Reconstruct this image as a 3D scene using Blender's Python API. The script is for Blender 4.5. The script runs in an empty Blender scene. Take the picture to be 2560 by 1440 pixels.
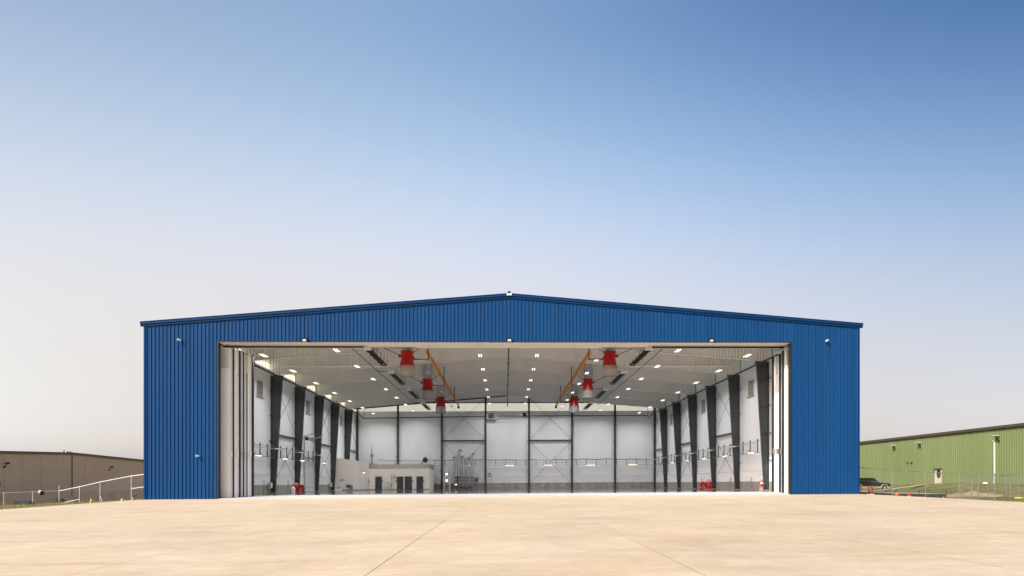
import bpy, math, random
from mathutils import Vector
random.seed(7)
sc = bpy.context.scene
COL = sc.collection
R = math.radians
# ------------------------------------------------------------------ dimensions fitted to image coordinates
F, PX, HY = 1707.0, 1332.0, 1208.8            # lens in photo pixels, optical axis, eye level
YAW, D, H, CX = 0.04, 56.39, 0.838, -0.308    # camera heading, distance, height, offset
K = 0.0071                                    # vertical shear along X, fitted to the tilted horizon of the image
W, XO, HO = 29.5, 23.57, 12.485               # half width, half opening, head height
HE, HR = 13.79, 16.18                         # wall top at the eaves and the ridge
BAY, NB, WR = 8.246, 7, 24.96                 # frame spacing, bays, inner half width
YB = BAY * NB                                 # back wall
PITCH = (HR - HE) / W
CS, SN = math.cos(YAW), math.sin(YAW)
SH = K                                        # shear applied to apron, floor, hangar and its contents

def _ray(u, v): return (u - PX) / F, (HY - v) / F
def at_depth(u, v, d):
    a, b = _ray(u, v)
    x = CX + a * d * CS + d * SN
    return Vector((x, -D + d * CS - a * d * SN, H + b * d - SH * x))
def at_Y(u, v, Y):
    a, b = _ray(u, v)
    return at_depth(u, v, (Y + D) / (CS - a * SN))
def at_X(u, v, X):
    a, b = _ray(u, v)
    return at_depth(u, v, (X - CX) / (a * CS + SN))
def roof(x): return HR - PITCH * abs(x)
def raft(x): return 14.36 - 0.079 * abs(x)

# ------------------------------------------------------------------ mesh helper
class MB:
    def __init__(s): s.v = []; s.f = []
    def box(s, x0, x1, y0, y1, z0, z1):
        n = len(s.v)
        s.v += [(x0,y0,z0),(x1,y0,z0),(x1,y1,z0),(x0,y1,z0),(x0,y0,z1),(x1,y0,z1),(x1,y1,z1),(x0,y1,z1)]
        s.f += [tuple(n+i for i in q) for q in ((3,2,1,0),(4,5,6,7),(0,1,5,4),(1,2,6,5),(2,3,7,6),(3,0,4,7))]
        return s
    def bar(s, p, q, w, h=None, up=(0,0,1)):
        p, q = Vector(p), Vector(q); h = w if h is None else h
        t = (q - p).normalized(); u = Vector(up)
        if abs(t.dot(u)) > .98: u = Vector((0,1,0))
        a = t.cross(u).normalized(); b = a.cross(t).normalized()
        n = len(s.v)
        for c in (p, q):
            for i, j in ((-1,-1),(1,-1),(1,1),(-1,1)):
                s.v.append(tuple(c + a*(i*w/2) + b*(j*h/2)))
        s.f += [tuple(n+i for i in x) for x in ((3,2,1,0),(4,5,6,7),(0,1,5,4),(1,2,6,5),(2,3,7,6),(3,0,4,7))]
        return s
    def tube(s, pts, r, n=8):
        pts = [Vector(p) for p in pts]; m = len(s.v)
        for i, p in enumerate(pts):
            t = (pts[min(i+1, len(pts)-1)] - pts[max(i-1, 0)]).normalized()
            u = Vector((0,0,1)) if abs(t.z) < .95 else Vector((0,1,0))
            a = t.cross(u).normalized(); b = a.cross(t)
            rr = r[i] if isinstance(r, (list, tuple)) else r
            for k in range(n):
                w = 2*math.pi*k/n
                s.v.append(tuple(p + a*(rr*math.cos(w)) + b*(rr*math.sin(w))))
        for i in range(len(pts)-1):
            for k in range(n):
                s.f.append((m+i*n+k, m+i*n+(k+1)%n, m+(i+1)*n+(k+1)%n, m+(i+1)*n+k))
        s.f.append(tuple(m+k for k in range(n-1,-1,-1)))
        s.f.append(tuple(m+(len(pts)-1)*n+k for k in range(n)))
        return s
    def lathe(s, prof, c=(0,0,0), n=20, axis='z', caps=True):
        m = len(s.v)
        for r, z in prof:
            for k in range(n):
                w = 2*math.pi*k/n; a, b = r*math.cos(w), r*math.sin(w)
                p = (a,b,z) if axis == 'z' else ((a,z,b) if axis == 'y' else (z,a,b))
                s.v.append((p[0]+c[0], p[1]+c[1], p[2]+c[2]))
        for i in range(len(prof)-1):
            for k in range(n):
                s.f.append((m+i*n+k, m+i*n+(k+1)%n, m+(i+1)*n+(k+1)%n, m+(i+1)*n+k))
        if caps:
            s.f.append(tuple(m+k for k in range(n-1,-1,-1)))
            s.f.append(tuple(m+(len(prof)-1)*n+k for k in range(n)))
        return s
    def prism(s, poly, a, b, axis='y'):
        n = len(s.v); k = len(poly)
        for t in (a, b):
            for p, q in poly:
                s.v.append((p,t,q) if axis == 'y' else ((t,p,q) if axis == 'x' else (p,q,t)))
        s.f.append(tuple(range(n, n+k))); s.f.append(tuple(range(n+2*k-1, n+k-1, -1)))
        for i in range(k):
            j = (i+1) % k
            s.f.append((n+i, n+k+i, n+k+j, n+j))
        return s
    def grid(s, fn, nu, nv):
        m = len(s.v)
        for i in range(nu+1):
            for j in range(nv+1): s.v.append(tuple(fn(i/nu, j/nv)))
        for i in range(nu):
            for j in range(nv):
                a = m+i*(nv+1)+j
                s.f.append((a, a+nv+1, a+nv+2, a+1))
        return s
    def quad(s, *p):
        n = len(s.v); s.v += [tuple(q) for q in p]; s.f.append(tuple(range(n, n+len(p)))); return s
    def build(s, name, m, parent=None, loc=None, smooth=False, shear=None):
        k = SH if shear is None else shear
        me = bpy.data.meshes.new(name)
        me.from_pydata([(x, y, z + k*x) for x, y, z in s.v], [], s.f)
        me.materials.append(m)
        if smooth:
            for p in me.polygons: p.use_smooth = True
        me.validate(); me.update()
        o = bpy.data.objects.new(name, me); COL.objects.link(o)
        if parent: o.parent = parent
        if loc is not None: o.location = (loc[0], loc[1], loc[2] + SH*loc[0])
        if smooth and hasattr(me, 'set_sharp_from_angle'): me.set_sharp_from_angle(angle=R(40))
        return o

def tag(o, label, cat, group=None):
    o['label'] = label; o['category'] = cat
    if group: o['group'] = group
    return o
def thing(name, label, cat, loc=(0,0,0), group=None, rz=0):
    o = bpy.data.objects.new(name, None); COL.objects.link(o)
    o.location = (loc[0], loc[1], loc[2] + SH*loc[0]); o.rotation_euler.z = rz
    o.empty_display_size = .2
    return tag(o, label, cat, group)
def struct(o): o['kind'] = 'structure'; return o
def kids(o): return [c for c in bpy.data.objects if c.parent is o]
def dup(o, loc, label, group=None, rz=None):
    def cp(x, par):
        c = x.copy(); COL.objects.link(c); c.parent = par
        for ch in kids(x): cp(ch, c)
        return c
    r = o.copy(); COL.objects.link(r)
    r.location = (loc[0], loc[1], loc[2] + SH*loc[0])
    if rz is not None: r.rotation_euler.z = rz
    r['label'] = label
    if group: r['group'] = group
    for ch in kids(o): cp(ch, r)
    return r

# ------------------------------------------------------------------ materials
def mat(name, col, rough=.6, metal=0., var=.12, scale=1.5, bump=0., bscale=20., stretch=(1,1,1), spec=.5, coat=0., emit=None, estr=0.):
    m = bpy.data.materials.new(name); m.use_nodes = True
    nt = m.node_tree; b = nt.nodes['Principled BSDF']
    b.inputs['Roughness'].default_value = rough; b.inputs['Metallic'].default_value = metal
    b.inputs['Specular IOR Level'].default_value = spec; b.inputs['Coat Weight'].default_value = coat
    b.inputs['Base Color'].default_value = (*col, 1)
    tc = nt.nodes.new('ShaderNodeTexCoord'); mp = nt.nodes.new('ShaderNodeMapping')
    mp.inputs['Scale'].default_value = stretch
    nt.links.new(tc.outputs['Object'], mp.inputs['Vector'])
    if var:
        n = nt.nodes.new('ShaderNodeTexNoise'); n.inputs['Scale'].default_value = scale
        n.inputs['Detail'].default_value = 6; n.inputs['Roughness'].default_value = .65
        nt.links.new(mp.outputs[0], n.inputs['Vector'])
        r = nt.nodes.new('ShaderNodeMapRange')
        r.inputs['From Min'].default_value = .3; r.inputs['From Max'].default_value = .7
        r.inputs['To Min'].default_value = 1-var; r.inputs['To Max'].default_value = 1+var
        nt.links.new(n.outputs['Fac'], r.inputs['Value'])
        x = nt.nodes.new('ShaderNodeVectorMath'); x.operation = 'SCALE'
        x.inputs[0].default_value = col
        nt.links.new(r.outputs[0], x.inputs['Scale'])
        nt.links.new(x.outputs[0], b.inputs['Base Color'])
    if bump:
        n2 = nt.nodes.new('ShaderNodeTexNoise'); n2.inputs['Scale'].default_value = bscale; n2.inputs['Detail'].default_value = 4
        nt.links.new(mp.outputs[0], n2.inputs['Vector'])
        bp = nt.nodes.new('ShaderNodeBump'); bp.inputs['Strength'].default_value = bump; bp.inputs['Distance'].default_value = .05
        nt.links.new(n2.outputs['Fac'], bp.inputs['Height']); nt.links.new(bp.outputs[0], b.inputs['Normal'])
    if emit:
        b.inputs['Emission Color'].default_value = (*emit, 1); b.inputs['Emission Strength'].default_value = estr
    return m

BLUE   = mat('blue_painted_steel', (.005,.052,.168), .55, 0, .10, .5, stretch=(6,1,.15), spec=.12)
def sheet_tone(m, width, amt):
    nt = m.node_tree; b = nt.nodes['Principled BSDF']; src = b.inputs['Base Color'].links[0].from_socket
    tc = nt.nodes.new('ShaderNodeTexCoord'); sx = nt.nodes.new('ShaderNodeSeparateXYZ'); nt.links.new(tc.outputs['Object'], sx.inputs[0])
    a = nt.nodes.new('ShaderNodeMath'); a.operation = 'DIVIDE'; a.inputs[1].default_value = width; nt.links.new(sx.outputs[0], a.inputs[0])
    f = nt.nodes.new('ShaderNodeMath'); f.operation = 'FLOOR'; nt.links.new(a.outputs[0], f.inputs[0])
    wn = nt.nodes.new('ShaderNodeTexWhiteNoise'); wn.noise_dimensions = '1D'; nt.links.new(f.outputs[0], wn.inputs['W'])
    r = nt.nodes.new('ShaderNodeMapRange'); r.inputs['To Min'].default_value = 1-amt; r.inputs['To Max'].default_value = 1+amt; nt.links.new(wn.outputs['Value'], r.inputs['Value'])
    v = nt.nodes.new('ShaderNodeVectorMath'); v.operation = 'SCALE'; nt.links.new(src, v.inputs[0]); nt.links.new(r.outputs[0], v.inputs['Scale']); nt.links.new(v.outputs[0], b.inputs['Base Color'])
sheet_tone(BLUE, .915, .05)
BLUED  = mat('dark_blue_trim', (.003,.036,.125), .55, 0, .06, spec=.12)
JAMB   = mat('black_jamb_trim', (.006,.007,.010), .6, 0, .1)
CREAM  = mat('cream_liner_panel', (.76,.72,.65), .55, 0, .05, .6)
RAFT   = mat('warm_white_beam_cladding', (.72,.71,.67), .55, 0, .06, .5, stretch=(1,1,.2))
WALLW  = mat('white_wrapped_insulation', (.77,.79,.82), .5, 0, .05, .35, bump=.35, bscale=.7, stretch=(1,1,.45))
LINER  = mat('white_ribbed_liner', (.76,.77,.79), .45, 0, .04)
CONC   = mat('grey_cast_concrete', (.30,.28,.245), .8, 0, .28, 1.6, bump=.2, bscale=8, stretch=(1,1,.35))
STEEL  = mat('dark_grey_painted_steel', (.042,.051,.056), .45, 0, .15, .8)
BLACKP = mat('black_steel_pipe', (.010,.010,.011), .5, 0, .1)
GALV   = mat('galvanised_steel', (.50,.52,.54), .35, .7, .15, 3)
GREYM  = mat('grey_metal', (.27,.29,.31), .45, .3, .15, 3)
WHITEP = mat('white_painted_metal', (.78,.78,.77), .4, 0, .05)
RED    = mat('red_painted_metal', (.42,.010,.010), .38, 0, .1, 2)
ORANGE = mat('orange_painted_steel', (.75,.30,.02), .5, 0, .18, 3)
DOORG  = mat('charcoal_door_paint', (.040,.046,.056), .4, 0, .08)
OFFICE = mat('warm_off_white_wallboard', (.80,.745,.69), .6, 0, .04, .8)
OFFROOF= mat('dull_grey_board', (.33,.32,.29), .7, 0, .1)
BLUEBX = mat('slate_blue_metal', (.07,.11,.19), .5, 0, .1)
BLACK  = mat('matt_black', (.012,.012,.013), .6, 0, .1)
LEDM   = mat('lit_led_tube', (.9,.88,.8), .4, 0, 0, emit=(1,.94,.84), estr=1.15)
LEDW   = mat('lit_led_batten', (.9,.88,.8), .4, 0, 0, emit=(1,.84,.58), estr=1.3)
LEDK   = mat('lit_work_lamp', (.9,.88,.8), .4, 0, 0, emit=(1,.92,.66), estr=1.0)
LENS   = mat('pale_lamp_lens', (.75,.75,.72), .2, 0, .03)
YELLOW = mat('yellow_plastic', (.75,.56,.01), .5, 0, .1)
PINK   = mat('pink_flag', (.75,.15,.25), .6, 0, .1)
RUBBER = mat('black_rubber', (.014,.014,.014), .8, 0, .1)
PLASTIC= mat('white_plastic', (.8,.8,.8), .4, 0, .04)
TAN    = mat('tan_wall_panel', (.92,.60,.36), .75, 0, .05, .3)
TANLOW = mat('pinkish_brown_block', (.85,.49,.29), .8, 0, .08, 1.2)
TANTRIM= mat('brown_roof_edge', (.19,.15,.11), .6, 0, .1)
PALEM  = mat('pale_coping', (.75,.73,.68), .5, 0, .05)
GREEN  = mat('sage_green_cladding', (.150,.195,.080), .5, 0, .08, .4, stretch=(1,1,.2))
BROWN  = mat('dark_brown_trim', (.055,.045,.032), .5, 0, .1)
BEIGE  = mat('beige_door_paint', (.55,.48,.37), .5, 0, .06)
PVC    = mat('cream_plastic_pipe', (.75,.70,.58), .4, 0, .05)
GALVF  = mat('fence_galvanised_pipe', (.24,.24,.23), .45, .35, .12, 3)
PALEPOST = mat('pale_galvanised_post', (.52,.51,.48), .45, .2, .1, 3)
PALERAIL = mat('pale_galvanised_rail', (.72,.71,.68), .4, .15, .08, 3)
SILT   = mat('black_silt_fabric', (.020,.020,.021), .8, 0, .3, 1.5)
CARB   = mat('black_car_paint', (.008,.009,.010), .25, 0, .05, coat=.3)
CARL   = mat('champagne_car_paint', (.42,.37,.30), .35, .3, .05)
GLASS  = mat('dark_tinted_glass', (.010,.013,.012), .08, 0, 0)
CHROME = mat('alloy_wheel', (.42,.42,.42), .35, .6, .05)
LEAF   = mat('leaf_green', (.055,.085,.020), .7, 0, .35, 6)
LEAFY  = mat('yellowing_leaf', (.20,.13,.025), .7, 0, .35, 6)
BARK   = mat('bark', (.10,.075,.05), .9, 0, .25, 8)
BLUEP  = mat('blue_plastic', (.02,.07,.35), .4, 0, .1)

def translucent(name, col, tint, clear):
    m = bpy.data.materials.new(name); m.use_nodes = True; nt = m.node_tree
    b = nt.nodes['Principled BSDF']; out = nt.nodes['Material Output']
    b.inputs['Base Color'].default_value = (*col, 1); b.inputs['Roughness'].default_value = .5
    t = nt.nodes.new('ShaderNodeBsdfTranslucent')
    tc = nt.nodes.new('ShaderNodeTexCoord'); n = nt.nodes.new('ShaderNodeTexNoise'); n.inputs['Scale'].default_value = .8
    nt.links.new(tc.outputs['Object'], n.inputs['Vector'])
    mx = nt.nodes.new('ShaderNodeMix'); mx.data_type = 'RGBA'
    mx.inputs[6].default_value = (*tint, 1); mx.inputs[7].default_value = (tint[0]*.88, tint[1]*.9, tint[2]*.85, 1)
    nt.links.new(n.outputs['Fac'], mx.inputs[0]); nt.links.new(mx.outputs[2], t.inputs['Color'])
    s = nt.nodes.new('ShaderNodeMixShader'); s.inputs[0].default_value = .80
    nt.links.new(b.outputs[0], s.inputs[1]); nt.links.new(t.outputs[0], s.inputs[2])
    tr = nt.nodes.new('ShaderNodeBsdfTransparent'); tr.inputs[0].default_value = (.95,.985,.84,1); s2 = nt.nodes.new('ShaderNodeMixShader'); s2.inputs[0].default_value = clear
    nt.links.new(s.outputs[0], s2.inputs[1]); nt.links.new(tr.outputs[0], s2.inputs[2]); nt.links.new(s2.outputs[0], out.inputs[0])
    return m
FRP = translucent('translucent_fibreglass', (.7,.74,.62), (.93,.96,.84), 0.)
FRPC = translucent('clear_fibreglass', (.7,.74,.62), (.93,.96,.84), .80)

def see_through(name, col, alpha, rough=.5, wire=None):
    """a wire or mesh sheet: part solid, part open"""
    m = bpy.data.materials.new(name); m.use_nodes = True; nt = m.node_tree
    b = nt.nodes['Principled BSDF']; out = nt.nodes['Material Output']
    b.inputs['Base Color'].default_value = (*col, 1); b.inputs['Roughness'].default_value = rough
    tr = nt.nodes.new('ShaderNodeBsdfTransparent'); s = nt.nodes.new('ShaderNodeMixShader'); s.inputs[0].default_value = alpha
    if wire:
        tc = nt.nodes.new('ShaderNodeTexCoord'); hs = []
        for ang in (45, -45):
            mp = nt.nodes.new('ShaderNodeMapping'); mp.inputs['Rotation'].default_value = (0, R(ang), 0)
            nt.links.new(tc.outputs['Object'], mp.inputs['Vector'])
            wv = nt.nodes.new('ShaderNodeTexWave'); wv.inputs['Scale'].default_value = wire
            nt.links.new(mp.outputs[0], wv.inputs['Vector'])
            g = nt.nodes.new('ShaderNodeMath'); g.operation = 'GREATER_THAN'; g.inputs[1].default_value = 1 - alpha
            nt.links.new(wv.outputs['Fac'], g.inputs[0]); hs.append(g)
        mx = nt.nodes.new('ShaderNodeMath'); mx.operation = 'MAXIMUM'
        nt.links.new(hs[0].outputs[0], mx.inputs[0]); nt.links.new(hs[1].outputs[0], mx.inputs[1])
        nt.links.new(mx.outputs[0], s.inputs[0])
    nt.links.new(tr.outputs[0], s.inputs[1]); nt.links.new(b.outputs[0], s.inputs[2]); nt.links.new(s.outputs[0], out.inputs[0])
    return m
SCREEN = see_through('fine_wire_screen', (.38,.37,.35), .68)
LINK   = see_through('chain_link_mesh', (.20,.21,.20), .004, wire=3.2)
POLY   = see_through('clear_panel', (.55,.60,.55), .5)

def apron_mat():
    m = bpy.data.materials.new('broomed_pale_concrete'); m.use_nodes = True; nt = m.node_tree
    b = nt.nodes['Principled BSDF']; b.inputs['Roughness'].default_value = .75; b.inputs['Specular IOR Level'].default_value = .3
    tc = nt.nodes.new('ShaderNodeTexCoord')
    def noise(scale, det, rough, st=(1,1,1), rot=0):
        mp = nt.nodes.new('ShaderNodeMapping'); mp.inputs['Scale'].default_value = st; mp.inputs['Rotation'].default_value = (0,0,rot)
        nt.links.new(tc.outputs['Object'], mp.inputs['Vector'])
        n = nt.nodes.new('ShaderNodeTexNoise'); n.inputs['Scale'].default_value = scale
        n.inputs['Detail'].default_value = det; n.inputs['Roughness'].default_value = rough
        nt.links.new(mp.outputs[0], n.inputs['Vector']); return n.outputs['Fac']
    def mr(x, a, c, lo, hi):
        r = nt.nodes.new('ShaderNodeMapRange'); r.inputs['From Min'].default_value = a; r.inputs['From Max'].default_value = c
        r.inputs['To Min'].default_value = lo; r.inputs['To Max'].default_value = hi
        nt.links.new(x, r.inputs['Value']); return r.outputs[0]
    def mul(a, c):
        x = nt.nodes.new('ShaderNodeMath'); x.operation = 'MULTIPLY'; nt.links.new(a, x.inputs[0]); nt.links.new(c, x.inputs[1]); return x.outputs[0]
    big = mr(noise(.16, 4, .6), .35, .65, .93, 1.05)
    mid = mr(noise(.55, 6, .7, (1,.6,1), .5), .3, .7, .91, 1.07)
    sml = mr(noise(2.6, 6, .72, (.8,1,1), -.3), .3, .7, .88, 1.09)
    fin = mr(noise(30, 3, .6), .3, .7, .97, 1.03)
    stain = mr(noise(.9, 3, .5, (.5,1.2,1)), .66, .78, 1., .90)
    streak = mr(noise(1.3, 6, .7, (.22,1,1)), .3, .7, .93, 1.06)
    f = mul(mul(mul(big, mid), mul(sml, fin)), mul(stain, streak))
    hue = nt.nodes.new('ShaderNodeMix'); hue.data_type = 'RGBA'
    hue.inputs[6].default_value = (.525,.440,.326,1); hue.inputs[7].default_value = (.520,.410,.278,1)
    nt.links.new(mr(noise(.3, 4, .6), .35, .65, 0, 1), hue.inputs[0])
    v = nt.nodes.new('ShaderNodeVectorMath'); v.operation = 'SCALE'
    nt.links.new(hue.outputs[2], v.inputs[0]); nt.links.new(f, v.inputs['Scale']); nt.links.new(v.outputs[0], b.inputs['Base Color'])
    bp = nt.nodes.new('ShaderNodeBump'); bp.inputs['Strength'].default_value = .25; bp.inputs['Distance'].default_value = .01
    nt.links.new(noise(14, 5, .7, (1,.3,1)), bp.inputs['Height']); nt.links.new(bp.outputs[0], b.inputs['Normal'])
    return m
APRON = apron_mat()
LEAFP = mat('off_white_door_panel', (.84,.82,.78), .5, 0, .04, .6)
LOUVM = mat('dull_louver_metal', (.42,.40,.35), .5, 0, .1)
EDGE = mat('blue_grey_edge_trim', (.62,.64,.68), .5, 0, .05)
GLAZ = mat('pale_green_glazing', (.52,.58,.50), .3, 0, .06)
JOINT = mat('weathered_joint_sealant', (.26,.20,.13), .9, 0, .3, 2)
FLOORM = mat('polished_grey_floor', (.15,.16,.185), .065, 0, .10, .35, spec=.5)
THRESH = mat('sunlit_floor_tone', (.44,.44,.455), .6, 0, .08, .8, spec=.3)  # sunlight on the floor inside the door, put into a paler colour

def ground_mat(name, cols, s1=.25, s2=1.7):
    m = bpy.data.materials.new(name); m.use_nodes = True; nt = m.node_tree
    b = nt.nodes['Principled BSDF']; b.inputs['Roughness'].default_value = .95; b.inputs['Specular IOR Level'].default_value = .1
    tc = nt.nodes.new('ShaderNodeTexCoord')
    a = nt.nodes.new('ShaderNodeTexNoise'); a.inputs['Scale'].default_value = s1; a.inputs['Detail'].default_value = 8; a.inputs['Roughness'].default_value = .7
    c = nt.nodes.new('ShaderNodeTexNoise'); c.inputs['Scale'].default_value = s2; c.inputs['Detail'].default_value = 8; c.inputs['Roughness'].default_value = .75
    for n in (a, c): nt.links.new(tc.outputs['Object'], n.inputs['Vector'])
    r = nt.nodes.new('ShaderNodeValToRGB'); e = r.color_ramp.elements
    e[0].position, e[0].color = .36, (*cols[0], 1); e[1].position, e[1].color = .62, (*cols[2], 1)
    k = e.new(.48); k.color = (*cols[1], 1)
    ad = nt.nodes.new('ShaderNodeMath'); ad.operation = 'MULTIPLY_ADD'; ad.inputs[1].default_value = .45
    ml = nt.nodes.new('ShaderNodeMath'); ml.operation = 'MULTIPLY'; ml.inputs[1].default_value = .55
    nt.links.new(c.outputs['Fac'], ml.inputs[0]); nt.links.new(a.outputs['Fac'], ad.inputs[0]); nt.links.new(ml.outputs[0], ad.inputs[2])
    nt.links.new(ad.outputs[0], r.inputs['Fac']); nt.links.new(r.outputs['Color'], b.inputs['Base Color'])
    return m
GROUND = ground_mat('dry_grass_and_soil', ((.055,.080,.020), (.105,.115,.035), (.29,.215,.13)))
SOIL = ground_mat('bare_soil', ((.20,.15,.09), (.30,.225,.15), (.38,.29,.20)))

# ------------------------------------------------------------------ apron and floor
def zap(x, y):                       # apron surface (before the vertical shear)
    return -.25 + .008*min(0, y) - .00003*x*x*0
def edgeL(y): return -29.6 - .10*y if y > -60 else -23.6
def edgeR(y): return 29.6 + .06*y
ys = [0, -2, -5, -9, -14, -20, -28, -38, -50, -58, -70]
m = MB(); n = 24
def apr(u, v):
    y = -72*v; l, r = -29.75 - .098*y, 29.75 + .06*y
    x = l + (r-l)*u
    return (x, y, zap(x, y))
m.grid(apr, n, 30)
# sides of the slab
for side in (0, 1):
    for j in range(30):
        a, b2 = apr(side, j/30), apr(side, (j+1)/30)
        m.quad(a, b2, (b2[0], b2[1], b2[2]-.4), (a[0], a[1], a[2]-.4))
apron = struct(m.build('apron', APRON))
# joints cast in the slab: lines running out from the door and a few across
jx = []
for u0 in (125, 908, 1757):
    d = 10.75; p = at_depth(u0, 1440, d); jx.append(p.x)
step = (jx[2]-jx[0])/2
allx = sorted(set([round(v, 3) for v in jx] + [round(jx[0]-step*i, 3) for i in range(1, 5)] + [round(jx[2]+step*i, 3) for i in range(1, 6)]))
m = MB()
def strip(p, q, w, k=14):
    p, q = Vector(p), Vector(q); t = (q-p).normalized(); s = Vector((-t.y, t.x, 0))*w/2
    for i in range(k):
        a, b2 = p.lerp(q, i/k), p.lerp(q, (i+1)/k)
        m.quad(*[(c.x, c.y, zap(c.x, c.y)+.004) for c in (a-s, a+s, b2+s, b2-s)])
for x in allx: strip((x, -.05, 0), (x, -58, 0), .010)
for y in (-6.2, -12.4, -18.6, -24.8, -31, -37.2, -43.4): strip((-25.5, y, 0), (25.5, y, 0), .007, 4)
m.build('slab_joint', JOINT, apron)

def zfl(y): return 0. if y > 7 else -.21*(1 - y/7)**1.3
YT = 4.3
m = MB(); m.grid(lambda u, v: (-25.2+50.4*u, YT+(YB+.3-YT)*v**2, zfl(YT+(YB+.3-YT)*v**2)), 8, 40)
struct(m.build('floor', FLOORM, smooth=True))
m = MB(); m.grid(lambda u, v: (-25.2+50.4*u, YT*v, zfl(YT*v)), 8, 8)
for i in range(8): m.quad((-25.2+6.3*i, 0, -.21), (-25.2+6.3*(i+1), 0, -.21), (-25.2+6.3*(i+1), 0, -.6), (-25.2+6.3*i, 0, -.6))
struct(m.build('threshold', THRESH))

# ------------------------------------------------------------------ the hangar
hangar = thing('hangar', 'large blue ribbed metal aircraft hangar with its wide door standing open', 'hangar', (0,0,0))
RP = .305
def ribs(x0, x1):
    """breakpoints (x, proud) of a ribbed sheet between x0 and x1"""
    pts = [(x0, 0)]; k = math.ceil((x0-.001)/RP)
    while k*RP < x1 - .10:
        b = k*RP
        for dx, pr in ((0,0),(.022,.064),(.056,.064),(.068,0),(.155,0),(.165,.008),(.185,.008),(.195,0)):
            if x0 < b+dx < x1: pts.append((b+dx, pr))
        k += 1
    pts.append((x1, 0)); return pts
def seams(x0, x1):
    pts = [(x0, 0)]; k = math.ceil((x0+.01)/RP)
    while k*RP < x1-.05:
        for dx, pr in ((0,0),(.006,-.10),(.056,-.10),(.062,0)): pts.append((k*RP+dx, pr))
        k += 1
    pts.append((x1, 0)); return pts
def ribbed(m, x0, x1, zb, zt, y=0., sgn=-1, prof=None):
    p = (prof or ribs)(x0, x1)
    for (a, pa), (b, pb) in zip(p, p[1:]):
        q = [(a, y+sgn*pa, zb(a)), (b, y+sgn*pb, zb(b)), (b, y+sgn*pb, zt(b)), (a, y+sgn*pa, zt(a))]
        m.quad(*(q if sgn < 0 else q[::-1]))
m = MB(); low = lambda x: -.75
ribbed(m, -W, -XO, low, roof); ribbed(m, -XO, 0, lambda x: HO, roof); ribbed(m, 0, XO, lambda x: HO, roof); ribbed(m, XO, W, low, roof)
m.build('front_wall', BLUE, hangar)
# corner trims and the jamb trims of the opening
for s in (-1, 1): MB().box(min(s*W, s*(W-.14)), max(s*W, s*(W-.14)), -.06, .0-.003, -.75, roof(W)-.06).build('corner_trim', BLUED, hangar)
m = MB()
for s in (-1, 1):
    a, b = sorted((s*(XO), s*(XO+.12)))
    m.box(a, b, -.046, .40, -.6, HO)
m.box(-XO-.12, XO+.12, -.046, .02, HO, HO+.07)
m.build('opening_trim', JAMB, hangar)
# wings behind the front wall where the door leaves park
for s in (-1, 1):
    m = MB(); a, b = sorted((s*25.3, s*(W-.02)))
    m.box(min(s*(W-.02), s*(W-.2)), max(s*(W-.02), s*(W-.2)), .003, 6, -.75, roof(W)-.02)
    m.box(a, b, 5.8, 6, -.75, roof(W)-.02)
    a, b = sorted((s*(XO+.003), s*(W-.21)))
    m.box(a, b, .41, .43, -.7, roof(W)-.05)
    m.build('wing_wall', BLUE, hangar)
# roof
m = MB()
for s in (-1, 1):
    for x1, y0, y1 in ((W, .01, 6.2), (25.5, 6.2, YB+.5)):
        q = [(0, HR+.02), (s*x1, roof(x1)+.02), (s*x1, roof(x1)+.17), (0, HR+.17)]
        m.prism(q if s > 0 else q[::-1], y0, y1)
m.build('roof', RAFT, hangar)
# gable trim: a two-step fascia that follows both slopes
trim = None
m = MB()
for s in (-1, 1):
    for (o0, o1, pr) in ((-.06, .10, .12), (.10, .285, .20), (.285, .32, .24)):
        xe = W + .22
        a = [(0, HR+o0), (s*xe, HR-PITCH*xe+o0), (s*xe, HR-PITCH*xe+o1), (0, HR+o1)]
        m.prism(a if s < 0 else a[::-1], -pr, .0-.004 if o0 < 0 else .25)
gt = m.build('gable_trim', BLUED, hangar)
MB().box(-.20, .20, -.26, -.245, HR+.13, HR+.28).build('ridge_cap', WHITEP, gt)
MB().lathe([(.02,0),(.11,.03),(.13,.1),(.09,.17),(.02,.2)], (0,-.1,HR+.322), 12).build('ridge_knob', BLUED, gt, smooth=True)
# header soffit: cream ribbed liner stepping in towards the jambs
m = MB()
def soff(x0, x1, y0, y1, z, dz=.0):
    k = x0
    while k < x1 - 1e-6:
        e = min(k+RP, x1); r1, r2 = k+.06, k+.10
        m.quad((k,y0,z),(e,y0,z),(e,y1,z+dz),(k,y1,z+dz))
        if e-k > .2: m.box(k+.03, k+.09, y0+.02, y1+.012, z-.035, z-.002)
        k = e
soff(-XO, XO, .02, 1.25, HO-.002)
soff(-12.0, 12.0, 1.26, 1.75, HO-.002)
soff(-7.9, 7.9, 1.76, 2.35, HO-.002)
m.box(-XO, XO, .05, .3, HO+.05, HO+.4)
m.build('soffit', CREAM, hangar)
m = MB(); m.box(-XO, XO, 2.4, 2.5, HO+.1, 13.0)
m.build('header_liner', CREAM, hangar)
# door track each side
for s in (-1, 1):
    a, b = sorted((s*XO, s*12.2))
    t = MB().box(a, b, 1.30, 1.44, HO-.20, HO-.06).build('door_track', BLACKP, hangar)
    MB().box(a, b, 1.27, 1.47, HO-.235, HO-.205).build('track_lip', GALV, t)

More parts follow.
